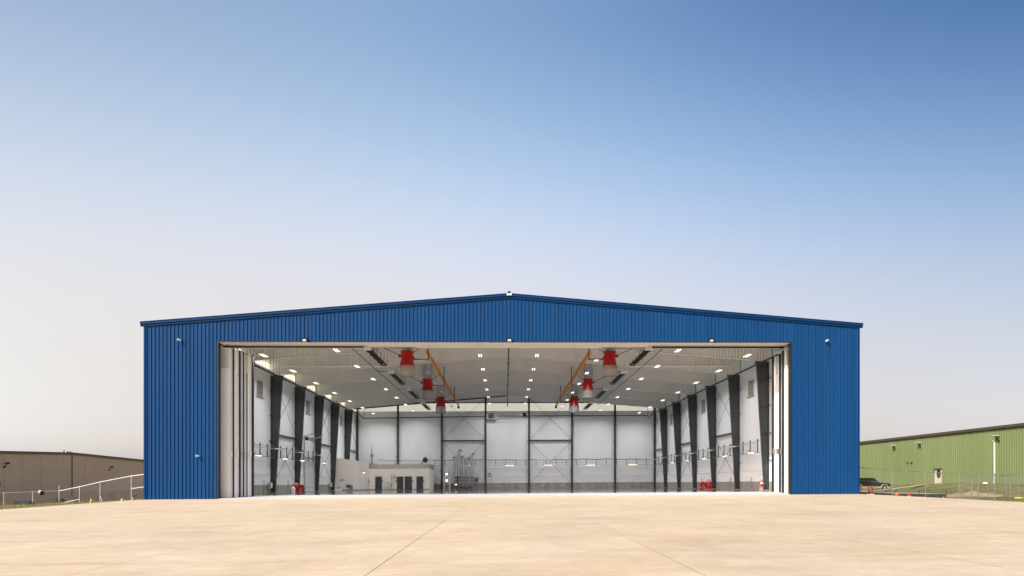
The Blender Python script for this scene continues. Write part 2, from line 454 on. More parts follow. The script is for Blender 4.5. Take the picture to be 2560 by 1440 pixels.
# side walls
LOUV = {-1: [(649,971),(769,1017),(852,1050)], 1: [(1878,970),(1759,1014),(1679,1048)]}
def ywall(u, s): return at_X(u, 1200, s*WR).y
for s in (-1, 1):
    X = s*WR
    m = MB(); a, b = sorted((X, s*(WR+.22)))
    m.grid(lambda u, v: (X, .5+(YB-.5)*u, 2.02+(12.93-2.02)*v), 56, 12)
    m.box(*sorted((s*(WR+.2), s*(WR+.22))), .5, YB, 2.0, 12.93)
    wl = m.build('side_wall', WALLW, hangar, smooth=True)
    m = MB(); k = .5
    while k < YB-.2:
        m.quad((X, k, .86), (X, k+RP, .86), (X, k+RP, 2.0), (X, k, 2.0))
        c = [(k+.03, X), (k+.06, X-s*.035), (k+.12, X-s*.035), (k+.15, X)]
        for (y0, x0), (y1, x1) in zip(c, c[1:]): m.quad((x0-s*.002,y0,.88), (x1-s*.002,y1,.88), (x1-s*.002,y1,1.98), (x0-s*.002,y0,1.98))
        k += RP
    m.box(*sorted((X-s*.045, X-s*.004)), .5, YB, 1.985, 2.03)
    m.build('liner_panel', LINER, hangar)
    m = MB(); m.box(*sorted((X-s*.02, s*(WR+.3))), .5, YB, -.3, .86); m.build('wall_base', CONC, hangar)
    m = MB(); k = .5; pf = []
    while k < YB-.9: pf += [(k, 0), (k+.82, 0), (k+.84, .06), (k+.88, .06)]; k += .9
    pf.append((YB, 0))
    for (ya_, pa), (yb_, pb) in zip(pf, pf[1:]): m.quad((X-s*pa, ya_, 12.93), (X-s*pb, yb_, 12.93), (X-s*pb, yb_, roof(WR)), (X-s*pa, ya_, roof(WR)))
    m.build('translucent_strip', FRP, hangar)
    # outside skin below the strip
    m = MB(); m.box(*sorted((s*(WR+.31), s*(WR+.34))), 6.0, YB+.3, -.7, 12.90); m.build('outer_skin', BLUE, hangar)
    # air louvers set in the wall
    for (u, v) in LOUV[s]:
        c = at_X(u, v, X); w, h = 1.62, 1.55
        if abs(v-1017) < 5 or abs(v-1014) < 5: w = 1.7
        m = MB(); x = X - s*.05
        for a0, a1, b0, b1 in ((-w/2,w/2,-h/2,-h/2+.07),(-w/2,w/2,h/2-.07,h/2),(-w/2,-w/2+.07,-h/2,h/2),(w/2-.07,w/2,-h/2,h/2)):
            m.box(*sorted((x, X-s*.004)), c.y+a0, c.y+a1, c.z+b0, c.z+b1)
        m.box(*sorted((X-s*.2, X-s*.01)), c.y-w/2-.15, c.y+w/2+.15, c.z-h/2-.12, c.z-h/2-.06)
        lv = m.build('louver', GALV, hangar)
        m = MB()
        for i in range(1, 7): z = c.z-h/2+h*i/7; m.box(*sorted((x, X-s*.02)), c.y-w/2+.07, c.y+w/2-.07, z-.05, z+.02)
        for i in range(1, 4): y = c.y-w/2+w*i/4; m.box(*sorted((x-s*.01, X-s*.02)), y-.03, y+.03, c.z-h/2+.07, c.z+h/2-.07)
        m.build('louver_blade', LOUVM, lv)
        MB().box(*sorted((X-s*.012, X-s*.005)), c.y-w/2+.07, c.y+w/2-.07, c.z-h/2+.07, c.z+h/2-.07).build('louver_backing', mat('brown_louver_backing', (.13,.10,.065), .7), lv)

# steel frames
for k in range(1, NB):
    y = k*BAY
    for s in (-1, 1):
        xo = s*(WR-.04); zb, zt = .10, raft(WR)+.02
        wb, wt = .40, 1.16
        m = MB()
        pl = [(xo, zb), (xo-s*wb, zb), (xo-s*wt, zt), (xo, zt)]
        m.prism(pl if s < 0 else pl[::-1], y-.012, y+.012)
        fw = .17
        m.box(*sorted((xo, xo-s*.03)), y-fw, y+fw, zb, zt)
        n0 = Vector((xo-s*wb, y, zb)); n1 = Vector((xo-s*wt, y, zt))
        m.bar(n0, n1, .03, 2*fw, up=(0,1,0))
        m.box(*sorted((xo+s*.0, xo-s*(wb+.08))), y-.2, y+.2, zb-.03, zb)
        for zc in (2.8, 5.4, 8.0, 10.6):                    # stiffener plates and girt clips
            w = wb + (wt-wb)*(zc-zb)/(zt-zb)
            m.box(*sorted((xo-s*.03, xo-s*(w-.01))), y-.10, y-.013, zc-.02, zc+.02)
            m.box(*sorted((xo-s*.1, xo-s*.02)), y-.75, y-fw-.002, zc+.1, zc+.15)
        m.box(*sorted((xo-s*.04, xo-s*(wt-.1))), y-.16, y-.013, zt-.62, zt-.57)
        c = m.build('column', STEEL, hangar)
        MB().box(*sorted((xo+s*.01, xo-s*(wb+.14))), y-.26, y+.26, -.02, zb-.031).build('column_plinth', CONC, c)
    # rafter clad in ribbed liner
    m = MB(); ribbed(m, -WR, 0, raft, roof, y-.08, prof=seams); ribbed(m, 0, WR, raft, roof, y-.08, prof=seams)
    for s in (-1, 1): m.quad((0, y+.08, raft(0)), (s*WR, y+.08, raft(WR)), (s*WR, y+.08, roof(WR)), (0, y+.08, roof(0)))
    rf = m.build('rafter', RAFT, hangar)
    m = MB()
    for s in (-1, 1): m.bar((s*.0, y, raft(0)-.012), (s*(WR-1.2), y, raft(WR-1.2)-.012), .30, .022)
    m.build('rafter_flange', LINER, rf)  # whiter colour strengthens the floor-bounced light along the underside
# eave pipe struts and wall bracing
for s in (-1, 1):
    for (k0, k1) in ((2,3), (4,5), (6,7)):
        if s < 0 and k0 == 6: pass
        y0, y1 = k0*BAY+.2, k1*BAY-.2; X = s*(WR-.16)
        m = MB(); m.box(*sorted((X-.08, X+.08)), y0, y1, 6.15, 6.33); m.build('wall_strut', STEEL, hangar)
        for (za, zb) in ((.9, 6.1), (6.4, 12.2)):
            m = MB(); m.tube([(X, y0, za), (X, y1, zb)], .022, 6); m.build('brace_rod', STEEL, hangar)
            m = MB(); m.tube([(X-s*.05, y0, zb), (X-s*.05, y1, za)], .022, 6); m.build('brace_rod', STEEL, hangar)
# back wall
m = MB(); m.grid(lambda u, v: (-WR+2*WR*u, YB, 2.12+(12.93-2.12)*v), 48, 12)
m.box(-WR, WR, YB+.2, YB+.22, 2.0, 12.9)
m.build('back_wall', WALLW, hangar, smooth=True)
m = MB()
for s in (-1, 1): m.quad((0, YB, 14.29), (s*WR, YB, min(14.29, roof(WR))), (s*WR, YB, roof(WR)+.001), (0, YB, roof(0)))
m.build('gable_panel', WALLW, hangar)
m = MB()
pf = []; k = -WR
while k < WR-.9: pf += [(k, 0), (k+.82, 0), (k+.84, .06), (k+.88, .06)]; k += .9
pf.append((WR, 0))
for (a, pa), (b, pb) in zip(pf, pf[1:]):
    m.quad((a, YB-pa, 12.93), (b, YB-pb, 12.93), (b, YB-pb, min(14.29, roof(b))), (a, YB-pa, min(14.29, roof(a))))
m.build('translucent_strip', FRPC, hangar)
m = MB(); ribbed(m, -WR, WR, lambda x: .93, lambda x: 2.1, YB-.03); m.box(-WR, WR, YB-.08, YB-.031-.036, 2.09, 2.13); m.build('liner_panel', LINER, hangar)
m = MB(); m.box(-WR, WR, YB-.06, YB+.3, -.2, .93); m.build('wall_base', CONC, hangar)
POSTX = [at_Y(u, 1100, YB-.2).x for u in (995, 1104.5, 1214, 1322.5, 1430, 1537.5)]
for x in POSTX + [-WR+.2, WR-.2]:
    m = MB(); y = YB-.22
    m.box(x-.15, x+.15, y-.16, y-.14, -.0, roof(x)-.1); m.box(x-.15, x+.15, y+.12, y+.14, 0, roof(x)-.1); m.box(x-.015, x+.015, y-.14, y+.12, 0, roof(x)-.1)
    for zc in (2.9, 5.4, 7.9, 10.4): m.box(x-.36, x-.152, y-.1, y-.02, zc, zc+.07)
    m.build('wind_post', STEEL, hangar)
m = MB(); m.box(-WR+.3, WR-.3, YB-.12, YB-.05, 14.25, 14.38); m.build('girt', BLACKP, hangar)
for i in (1, 3):
    x0, x1 = POSTX[i]+.16, POSTX[i+1]-.16; y = YB-.2
    m = MB(); m.box(x0, x1, y-.09, y+.05, 7.9, 8.1); m.build('wall_strut', BLACKP, hangar)
    for za, zb in ((.9, 7.8), (8.3, 15.0)):
        MB().tube([(x0, y, za), (x1, y, zb)], .022, 6).build('brace_rod', STEEL, hangar)
        MB().tube([(x0, y-.05, zb), (x1, y-.05, za)], .022, 6).build('brace_rod', STEEL, hangar)
# sectional door in the left wall
a = at_X(761.5, 1200, -WR+.1); b = at_X(785.5, 1200, -WR+.1)
m = MB(); x = -WR+.07; hh = 4.15
nsec = 8
for i in range(nsec): m.box(x-.05, x, a.y, b.y, .02+hh*i/nsec, hh*(i+1)/nsec-.012)
od = m.build('overhead_door', mat('pale_grey_door_panel', (.60,.61,.62), .45, 0, .05), hangar)
m = MB()
for y in (a.y-.1, b.y+.1): m.box(x-.02, x+.12, y-.05, y+.05, 0, hh+2.6); m.bar((x, y, hh+2.6), (x+1.2, y, hh+3.0), .08)
m.box(x, x+.12, a.y-.2, b.y+.2, hh+2.5, hh+2.72)
m.build('door_rail', GALV, od)
MB().lathe([(.20,-.16),(.20,.16)], (x+.25, a.y+.05, hh+2.35), 14, 'y').build('door_motor', BLACK, od, smooth=True)
MB().box(x-.045, x+.03, a.y, b.y, hh+.03, hh+.12).build('door_head', BLACK, od)

# sprinkler main along each wall head, across the back, with hangers and red couplings
for s in (-1, 1):
    w = 'left' if s < 0 else 'right'
    pm = thing('sprinkler_pipe', f'black sprinkler pipe under the roof along the tops of the {w} wall columns', 'pipe', (s*23.65, 0, 0), 'sprinkler pipes')
    m = MB(); m.tube([(0, 3, 12.02), (0, YB-3.5, 12.02), (0, YB-.6, 11.7)], .085, 8); m.build('pipe', BLACKP, pm, smooth=True)
    for k in range(0, 14):
        y = 4.1 + k*BAY/2; x = 0
        m = MB(); m.tube([(0, y, 12.0), (-s*.02, y, roof(s*23.65)-.05)], .035, 6); m.build('hanger', BLACKP, pm)
    for k in range(1, 7):
        MB().lathe([(.12,-.09),(.12,.09)], (0, k*BAY-.4, 12.02), 10, 'y').build('coupling', RED, pm)
pm = thing('sprinkler_pipe', 'long black sprinkler pipe crossing the back wall below the bright strip', 'pipe', (0, YB-.55, 0), 'sprinkler pipes')
fx = at_Y(1228, 1040, YB)
MB().tube([(-23.6,0,11.75),(POSTX[2]+.1,0,12.0),(POSTX[2]+.1,0,11.4),(POSTX[2]+2.0,0,11.4),(POSTX[2]+2.0,0,12.05),(23.6,0,12.05)], .075, 8).build('pipe', BLACKP, pm)
pm = thing('ridge_pipe', 'black pipe with red couplings running along the ridge of the roof', 'pipe', (0, 0, 0))
MB().tube([(0, 2.9, 13.45), (0, YB-6, 13.75)], .075, 8).build('pipe', BLACKP, pm, smooth=True)
for k in range(1, 7): MB().lathe([(.13,-.1),(.13,.1)], (0, k*BAY-.35, 13.5+.05*k/1.1), 10, 'y').build('coupling', RED, pm)
MB().tube([(0, YB-6, 13.75), (0, YB-6, 13.0)], .07, 8).build('drop_pipe', BLACKP, pm)
pm = thing('sprinkler_pipe', 'sloping black pipe under the last rafter left of the ridge', 'pipe', (0, YB-8.9, 0), 'sprinkler pipes')
MB().tube([(-23.4, 0, raft(23.4)-.15), (0, 0, raft(0)-.02)], .09, 8).build('pipe', BLACKP, pm, smooth=True)
for s in (-1, 1):
    w = 'left' if s < 0 else 'right'
    pm = thing('vent_pipe', f'slim white pipe slung across the {w} half of the roof under a beam', 'pipe', (0, 2*BAY-.45, 13.28))
    MB().tube([(s*12.7,0,0), (s*23.9,0,-.05)], .075, 8).build('pipe', WHITEP, pm, smooth=True)
    m = MB()
    for x in (14.5, 18, 21.5): m.tube([(s*x,0,.05), (s*x,0,roof(x)-13.3)], .015, 5)
    m.build('hanger', GALV, pm)

# ------------------------------------------------------------------ folding door leaves parked at each jamb
for s in (-1, 1):
    w = 'left' if s < 0 else 'right'
    if s < 0: spans = [(551.5,574.5,.9),(581,590.5,1.3),(595,600.5,1.7),(605,609.5,2.0),(612,622.5,2.3)]
    else: spans = [(1964,1971.5,1.4),(1956.5,1962,2.5),(1946.5,1954.5,3.1),(1938.5,1945,3.3)]
    fd = thing('folding_door', f'cream folding hangar door leaves parked at the {w} side of the opening' + (', low half in sun' if s > 0 else ', all in shade'), 'door', (0,0,0), 'hangar door leaves')
    for i, (u0, u1, y) in enumerate(spans):
        x0, x1 = at_Y(u0, 1200, y).x, at_Y(u1, 1200, y).x
        z0, z1 = zfl(y)-.03, HO-.28-.05*i
        m = MB(); m.box(x0, x1, y, y+.40, z0, z1)
        k = x0+.05
        while k < x1-.05: m.box(k, k+.025, y-.018, y-.001, z0+.05, z1-.05); k += .085
        lf = m.build('door_leaf', LEAFP, fd)
        e = x1 if s < 0 else x0
        ew = .12 if s < 0 else .015
        MB().box(*sorted((e, e-s*ew)), y+.03, y+.42, z0, z1).build('leaf_edge', EDGE, lf)
        MB().box(*sorted((e-s*(ew+.001), e-s*(ew+.085))), y+.28, y+.6, z0, z1-.05).build('leaf_gap_shade', JAMB, lf)  # dark strip standing in for the shaded gap between leaves
        if s < 0 or i > 0:
            zc = at_Y(600, 1135, y).z
            MB().box(*sorted((e-s*.01, e-s*.22)), y-.03, y+.015, zc-.24, zc+.24).build('hinge_plate', GALV, lf)
        zt = z1-.14
        MB().box(x0+.05, x1-.05, y-.03, y-.019, zt-1.55, zt).build('leaf_window', GLAZ, lf)
    # dark end post of the stack
    ye = 2.95 if s < 0 else 3.75
    xe = at_Y(624.5 if s < 0 else 1936.5, 1200, ye).x
    MB().box(xe-.04, xe+.04, ye, ye+.3, -.2, HO-.4).build('end_post', JAMB, fd)
    ap = at_Y(551 if s < 0 else 1972.2, 1200, .45).x
    MB().box(ap-.03, ap+.03, .44, .5, -.25, HO-.12).build('jamb_strip', LINER, fd)

# ------------------------------------------------------------------ hanging equipment
# red foam generators
fg = thing('foam_generator', 'red foam generator hanging on the left of the roof, nearest the door', 'foam generator', (-9.4, 7.3, 0), 'red foam generators')
m = MB(); m.lathe([(.70,11.75),(.69,11.79),(.60,12.2),(.53,12.6),(.515,12.95),(.52,13.02),(.63,13.04),(.63,13.10),(.60,13.14)], (0,0,0), 28)
m.build('body', RED, fg, smooth=True)
m = MB(); m.box(-.80,-.5,-.2,.2,12.62,12.86); m.box(.47,.62,-.15,.15,12.4,12.7); m.build('motor_box', RED, fg)
m = MB(); m.lathe([(.72,10.88),(.71,11.74)], (0,0,0), 28, caps=False); m.build('screen_skirt', SCREEN, fg, smooth=True)
m = MB()
for z in (10.88, 11.74): m.lathe([(.735,z-.02),(.735,z+.02),(.70,z+.02),(.70,z-.02)], (0,0,0), 28, caps=False)
for k in range(4): c = math.pi/4+k*math.pi/2; m.tube([(.725*math.cos(c),.725*math.sin(c),10.88),(.725*math.cos(c),.725*math.sin(c),11.74)], .014, 5)
m.build('skirt_frame', GREYM, fg)
m = MB(); m.lathe([(.50,13.14),(.50,roof(9.4)-.02)], (0,0,0), 24); m.build('duct', GALV, fg, smooth=True)
m = MB(); m.tube([(-.8,-.1,12.84),(-2.1,-.1,13.45)], .03, 5); m.tube([(.6,-.1,13.05),(1.5,-.1,13.75)], .03, 5)
for a in (-.5, .28): m.tube([(a,-.46,12.75),(a,-.46,14.2)], .014, 5)
m.build('brace', BLACKP, fg)
m = MB(); m.tube([(.6,0,12.42),(1.95,0,12.42),(1.95,0,14.6)], .055, 8); m.build('supply_pipe', BLACKP, fg)
m = MB(); m.lathe([(.085,-.08),(.085,.08)], (1.88,0,12.42), 8, 'x'); m.lathe([(.085,-.08),(.085,.08)], (.68,0,12.42), 8, 'x'); m.build('pipe_fitting', RED, fg)
for s in (-1, 1):
    for i, y in enumerate((7.3, 24.2, 40.6)):
        if s < 0 and i == 0: continue
        lb = 'red foam generator hanging on the %s of the roof, %s' % ('left' if s < 0 else 'right', ('nearest the door', 'second from the door', 'farthest from the door')[i])
        dup(fg, (s*9.45, y, 0), lb)
for o in [o for o in COL.objects if o.name.startswith('foam_generator') and o.location.x > 0]: o.scale = (-1, 1, 1)

# radiant heaters
rh = thing('radiant_heater', 'long black radiant heater under the left roof, nearest the door', 'heater', (-12.6, 5.0, 12.95), 'radiant tube heaters')
m = MB(); m.box(-.34,.34,-.35,.25,-.1,.24); m.build('burner_box', WHITEP, rh)
m = MB(); m.prism([(-.30,-.02),(-.17,.16),(.17,.16),(.30,-.02),(.27,-.02),(.15,.13),(-.15,.13),(-.27,-.02)], .26, 8.6); m.build('reflector', BLACKP, rh)
m = MB()
for a in (-.16, .16): m.tube([(a,.26,-.03),(a,8.5,-.03)], .06, 8)
m.tube([(-.16,8.5,-.03),(0,8.62,-.03),(.16,8.5,-.03)], .06, 8); m.build('heater_tube', BLACKP, rh)
m = MB()
for k in range(5):
    y = 1+k*1.8; m.box(-.31,.31,y-.04,y+.04,-.12,-.09); m.bar((.33,y,-.1),(.33,y,.55),.035); m.bar((-.33,y,-.1),(-.33,y,.25),.035)
m.build('hanger', BLACK, rh)
MB().tube([(-.3,-.1,.1),(-1.5,-.1,.12)], .03, 6).build('gas_pipe', BLACKP, rh)
for s in (-1, 1):
    for i, y in enumerate((5.0, 18.2, 32.0, 46.5)):
        if s < 0 and i == 0: continue
        lb = 'long black radiant heater under the %s roof, %s' % ('left' if s < 0 else 'right', ('nearest the door', 'second from the door', 'third from the door', 'farthest from the door')[i])
        dup(rh, (s*12.7, y, 12.95), lb)
for s in (-1, 1):
    w = 'left' if s < 0 else 'right'
    g = thing('gas_pipe', f'thin black gas pipe running under the {w} roof beside the heaters', 'pipe', (s*14.1, 0, 13.05))
    MB().tube([(0,2.6,.35),(0,3.2,.05),(0,50,0)], .035, 6).build('pipe', BLACKP, g)
    # orange crane rail
    cr = thing('crane_rail', f'orange lattice rail with festoon cable under the {w} side of the ridge', 'crane rail', (s*7.8, 0, 0), 'orange crane rails')
    m = MB(); y0, y1 = 8.7, 53
    for zc in (13.62, 13.30): m.box(-.075,.075,y0,y1,zc-.03,zc+.03)
    k = y0
    while k < y1-1: m.bar((0,k,13.32),(0,k+.5,13.6),.09,.04); m.bar((0,k+.5,13.6),(0,k+1,13.32),.09,.04); k += 1
    m.build('rail', ORANGE, cr)
    m = MB(); pts = []
    for i in range(97):
        t = i/96; y = y0+.3+(y1-9)*t; pts.append((.06, y, 13.24-.14*abs(math.sin(t*math.pi*16))))
    m.tube(pts, .03, 6); m.build('festoon_cable', ORANGE, cr)
    m = MB()
    for k in range(1, 7): m.bar((0,k*BAY,13.64),(0,k*BAY,raft(7.8)+.02),.12)
    m.build('hanger', ORANGE, cr)
    MB().box(-.16,.16,y1-.3,y1+.3,12.9,13.25).build('trolley', BLACK, cr)

# pendant LED lights: 8 rows across, one per bay
ORD = ['first', 'second', 'third', 'fourth', 'fifth', 'sixth', 'seventh']
lt = thing('pendant_light', 'x', 'light', (-21.5, BAY*.5, 12.2), 'pendant lights under the roof')
m = MB()
for a in (-.115, .115): m.box(a-.045,a+.045,-.66,.66,-.05,-.028)
m.build('light_tube', LEDM, lt)
ld = bpy.data.lights.new('lamp', 'AREA'); ld.shape = 'RECTANGLE'; ld.size = .55; ld.size_y = 1.6; ld.energy = 118; ld.color = (1,.985,.96); ld.spread = R(150)
lo = bpy.data.objects.new('lamp', ld); COL.objects.link(lo); lo.parent = lt; lo.location = (0,0,-.06)
m = MB()
for a in (-.115, .115): m.box(a-.055,a+.055,-.68,.68,-.027,.03)
for y in (-.5, .5): m.box(-.17,.17,y-.05,y+.05,.031,.08)
m.build('housing', WHITEP, lt)
m = MB(); m.tube([(0,-.5,.08),(0,0,.9)], .008, 4); m.tube([(0,.5,.08),(0,0,.9)], .008, 4); m.tube([(0,0,.9),(.03,0,1.0),(0,0,1.75)], .02, 5); m.build('cord', WHITEP, lt)
ROWS = [(21.4, 12.2, 'beside the %s wall'), (15.1, 12.65, 'outside the %s heaters'), (8.9, 13.3, 'beside the %s foam generators'), (2.85, 13.75, 'just %s of the ridge pipe')]
first = True
for s in (-1, 1):
    w = 'left' if s < 0 else 'right'
    for (x, z, txt) in ROWS:
        for k in range(1 if x < 10 else 0, 7):
            lb = 'lit pendant light, %s from the door in the row %s' % (ORD[k-1 if x < 10 else k], txt % w)
            y = BAY*(k+.5)
            if first: lt['label'] = lb; first = False; lt.location = (s*x, y, z+SH*s*x); continue
            if s < 0 and x == 8.9:
                if k == 1:
                    un = thing('pendant_light', lb.replace('lit ', 'unlit ', 1), 'light', (s*x, y, z), 'pendant lights under the roof')
                    for ch in kids(lt):
                        if ch.type != 'MESH': continue
                        c2 = ch.copy(); COL.objects.link(c2); c2.parent = un
                        if ch.name.startswith('light_tube'): c2.data = ch.data.copy(); c2.data.materials[0] = LENS
                else: dup(un, (s*x, y, z), lb.replace('lit ', 'unlit ', 1))
                continue
            dup(lt, (s*x, y, z), lb)

# ------------------------------------------------------------------ walls: service rails and batten lights
for s in (-1, 1):
    w = 'left' if s < 0 else 'right'; X = s*(WR-.55)
    yend = 33.2 if s < 0 else YB-.6
    y0 = 9.5
    sr = thing('service_rail', f'white conduit and pipe rail fixed along the {w} wall', 'conduit', (X, 0, 0), 'service rails on the walls')
    m = MB(); m.tube([(0,y0,4.62),(0,yend,4.62)], .035, 6); m.build('pipe', GALV, sr)
    m = MB(); m.tube([(s*.2,y0,3.75),(s*.2,yend,3.75)], .03, 6); m.build('pipe', GREYM, sr)
    m = MB(); pts = []; n = int((yend-y0)*2)
    for i in range(n+1): y = y0+(yend-y0)*i/n; pts.append((s*.1, y, 4.78+.10*abs(math.sin(y*1.14))))
    m.tube(pts, .03, 6); m.build('cable', GREYM, sr)
    y = y0+.3
    while y < yend: MB().box(s*.05-.04,s*.05+.04,y-.05,y+.05,3.7,5.05).build('strut', STEEL, sr); y += 2.06
    for k in range(2, 5 if s < 0 else 7):
        y = k*BAY; m = MB(); m.tube([(-s*.25,y-1.0,4.62),(-s*.40,y-.6,4.62),(-s*.40,y+.6,4.62),(-s*.25,y+1.0,4.62)], .06, 8); m.build('conduit_loop', WHITEP, sr, smooth=True)
sr = thing('service_rail', 'grey cable rail with upright struts along the back wall', 'conduit', (0, YB-.6, 0), 'service rails on the walls')
xa, xb = at_Y(1082, 1150, YB-.6).x, 24.2
m = MB(); m.tube([(xa,0,4.70),(xb,0,4.70)], .03, 6); m.build('pipe', GREYM, sr)
m = MB(); m.tube([(xa,0,3.85),(xb,0,3.85)], .025, 6); m.tube([(xa,0,4.28),(xb,0,4.28)], .02, 6); m.build('pipe', GREYM, sr)
m = MB(); pts = []
for i in range(121):
    x = xa-9+(xb-xa+9)*i/120; pts.append((x, -.06, 4.86-.14*abs(math.sin(x*.75))-.05*math.sin(x*.31)))
m.tube(pts, .04, 6); m.build('cable', STEEL, sr)
x = xa+.3
while x < xb: MB().box(x-.035,x+.035,-.02,.05,3.85,4.85).build('strut', STEEL, sr); x += 1.68

bl = thing('wall_light', 'x', 'light', (0,0,0), 'batten lights on the wall rails')
m = MB(); m.box(-.74,.74,-.05,.05,-.075,.0-.012); m.build('light_tube', LEDW, bl)
m = MB(); m.box(-.82,.82,-.08,.08,-.01,.06); m.box(-.8,-.76,-.02,.02,.061,.3); m.box(.76,.8,-.02,.02,.061,.3); m.build('housing', GREYM, bl)
jobs = []
for i, (u, v) in enumerate(((646,1138),(713,1146.5),(756,1151),(810,1157))): 
    p = at_X(u, v, -(WR-.7)); jobs.append((p, R(90), 'lit batten light on the left wall rail, %s from the door' % ORD[i]))
for i, (u, v) in enumerate(((1877,1131.5),(1812,1139.5),(1760,1146),(1718,1151),(1681,1156))):
    p = at_X(u, v, WR-.7); jobs.append((p, R(90), 'lit batten light on the right wall rail, %s from the door' % ORD[i]))
for i, (u, v) in enumerate(((1164,1163),(1274,1163),(1370.5,1162),(1477,1162),(1582,1161))):
    p = at_Y(u, v, YB-.85); jobs.append((p, 0, 'lit batten light on the back wall rail, ' + ('in front of the grey risers' if i == 0 else '%s to the right of the grey risers' % ORD[i-1])))
for i, (p, rz, lb) in enumerate(jobs):
    if i == 0: bl['label'] = lb; bl.location = (p.x, p.y, p.z+SH*p.x); bl.rotation_euler.z = rz
    else: dup(bl, p, lb, rz=rz)

# exhaust fans high on the back wall
for i, (u, v, w) in enumerate(((1228,1040.5,1.25),(1311,1037,.78))):
    c = at_Y(u, v, YB-.3)
    ef = thing('exhaust_fan', ('large square exhaust fan with broad blades high on the back wall', 'small dark exhaust fan high on the back wall beside a black post')[i], 'fan', (c.x, c.y, c.z), 'exhaust fans')
    m = MB(); t = .10*w
    for a in ((-w/2,w/2,-w/2,-w/2+t),(-w/2,w/2,w/2-t,w/2),(-w/2,-w/2+t,-w/2+t,w/2-t),(w/2-t,w/2,-w/2+t,w/2-t)): m.box(a[0],a[1],-.12,.28,a[2],a[3])
    m.build('casing', GALV, ef)
    MB().box(-w/2+t,w/2-t,.12,.2,-w/2+t,w/2-t).build('shutter', mat('pale_shutter', (.45,.42,.34), .6) if i == 0 else BLACK, ef)
    m = MB()
    for k in range(6):
        a = k*math.pi/3+.2; b = a+.38; r0, r1 = .08*w, .40*w
        m.quad((r0*math.cos(a),-.03,r0*math.sin(a)),(r1*math.cos(a),-.06,r1*math.sin(a)),(r1*math.cos(b),.02,r1*math.sin(b)),(r0*math.cos(b),.0,r0*math.sin(b)))
        m.quad((r0*math.cos(b),.01,r0*math.sin(b)),(r1*math.cos(b),.03,r1*math.sin(b)),(r1*math.cos(a),-.05,r1*math.sin(a)),(r0*math.cos(a),-.02,r0*math.sin(a)))
    m.build('blade', BLACK, ef)
    MB().lathe([(.11*w,-.08),(.11*w,.06)], (0,0,0), 14, 'y').build('motor_hub', BLACK, ef, smooth=True)

# ------------------------------------------------------------------ office block in the rear left corner
YO, YO2 = 41.9, 49.6
xa = at_Y(895, 1200, YO).x
ob = thing('office_block', 'off-white flat-roofed office block built in the rear left corner of the hangar', 'office', (0,0,0))
m = MB()
pl = [(-WR+.25, 0), (xa, 0), (xa, 4.22), (-WR+.25, 4.68)]
m.prism(pl, YO, YO2+.0)
m.build('tall_wall', OFFICE, ob)
xr = at_Y(1072, 1200, YO2).x
m = MB(); m.box(xa+.003, xr, YO2, YB-.5, 0, 3.22); m.build('low_wall', OFFICE, ob)
m = MB(); m.box(xa+.01, xr+.06, YO2+1.5, YB-.6, 3.222, 3.95); m.box(xa-3, xa-.01, YO2+.01, YB-.6, 3.0, 4.15); m.build('roof_curb', OFFROOF, ob)
m = MB(); m.box(xa+.004, xr+.02, YO2-.03, YO2-.002, 0, .12); m.box(xa+.002, xa+.03, YO, YO2-.04, 0, .12); m.box(-WR+.9, xa, YO-.03, YO-.002, 0, .12); m.build('skirting', GREYM, ob)
for i, (u0, u1) in enumerate(((939,954),(993,1007.5),(1012.5,1029),(1042,1057))):
    x0, x1 = at_Y(u0, 1200, YO2-.03).x, at_Y(u1, 1200, YO2-.03).x
    dr = MB().box(x0, x1, YO2-.07, YO2-.031, .03, 1.98).build('door', DOORG, ob)
    m = MB(); m.box(x0-.05, x0-.002, YO2-.08, YO2-.031, 0, 2.04); m.box(x1+.002, x1+.05, YO2-.08, YO2-.031, 0, 2.04); m.box(x0-.05, x1+.05, YO2-.08, YO2-.031, 1.985, 2.04); m.build('door_frame', DOORG, dr)
    hx = x1-.1 if i in (0,2,3) else x0+.1
    MB().box(hx-.04, hx+.04, YO2-.13, YO2-.072, .88, 1.0).build('handle', GALV, dr)
ya, yb = at_X(929.5, 1200, xa).y, at_X(934, 1200, xa).y
MB().box(xa+.031, xa+.07, ya, yb, .03, 1.98).build('door', DOORG, ob)
# fittings on the office walls
def small(name, label, cat, c, parts, group=None, rz=0):
    o = thing(name, label, cat, c, group, rz)
    for nm, mb, mt in parts: mb.build(nm, mt, o)
    return o
for i, (u, v, tx) in enumerate(((909.5,1181.8,'first'),(933,1183,'second'))):
    c = at_X(u, v, xa+.1)
    small('wall_light', 'lit wall light on the office side wall, %s' % ('nearer the hangar door' if i == 0 else 'above the side door'), 'light', c, [('light_tube', MB().box(-.05,.1,-.36,.36,-.04,.03), LEDW), ('housing', MB().box(-.1,.1,-.5,.5,.051,.12), GREYM)], 'office wall lights')
for i, u in enumerate((956, 990.5, 1031.5, 1059.5)):
    c = at_Y(u, 1203, YO2-.04)
    small('card_reader', 'small dark keypad ' + ('right of the first office door', 'left of the second office door', 'right of the third office door', 'right of the fourth office door')[i], 'keypad', c, [('casing', MB().box(-.07,.07,-.06,0,-.13,.13), BLACK), ('face', MB().box(-.05,.05,-.07,-.061,-.1,.1), GREYM)], 'office keypads')
c = at_X(926, 1211, xa+.08)
small('fire_extinguisher', 'red fire extinguisher hung beside the side door of the office', 'fire extinguisher', (c.x, c.y, c.z), [('cylinder', MB().lathe([(.06,-.28),(.09,-.26),(.09,.15),(.05,.24),(.03,.27)], (.06,0,0), 12), RED), ('valve', MB().box(.02,.10,-.05,.05,.271,.33), BLACK)])
c = at_X(922, 1204, xa+.05)
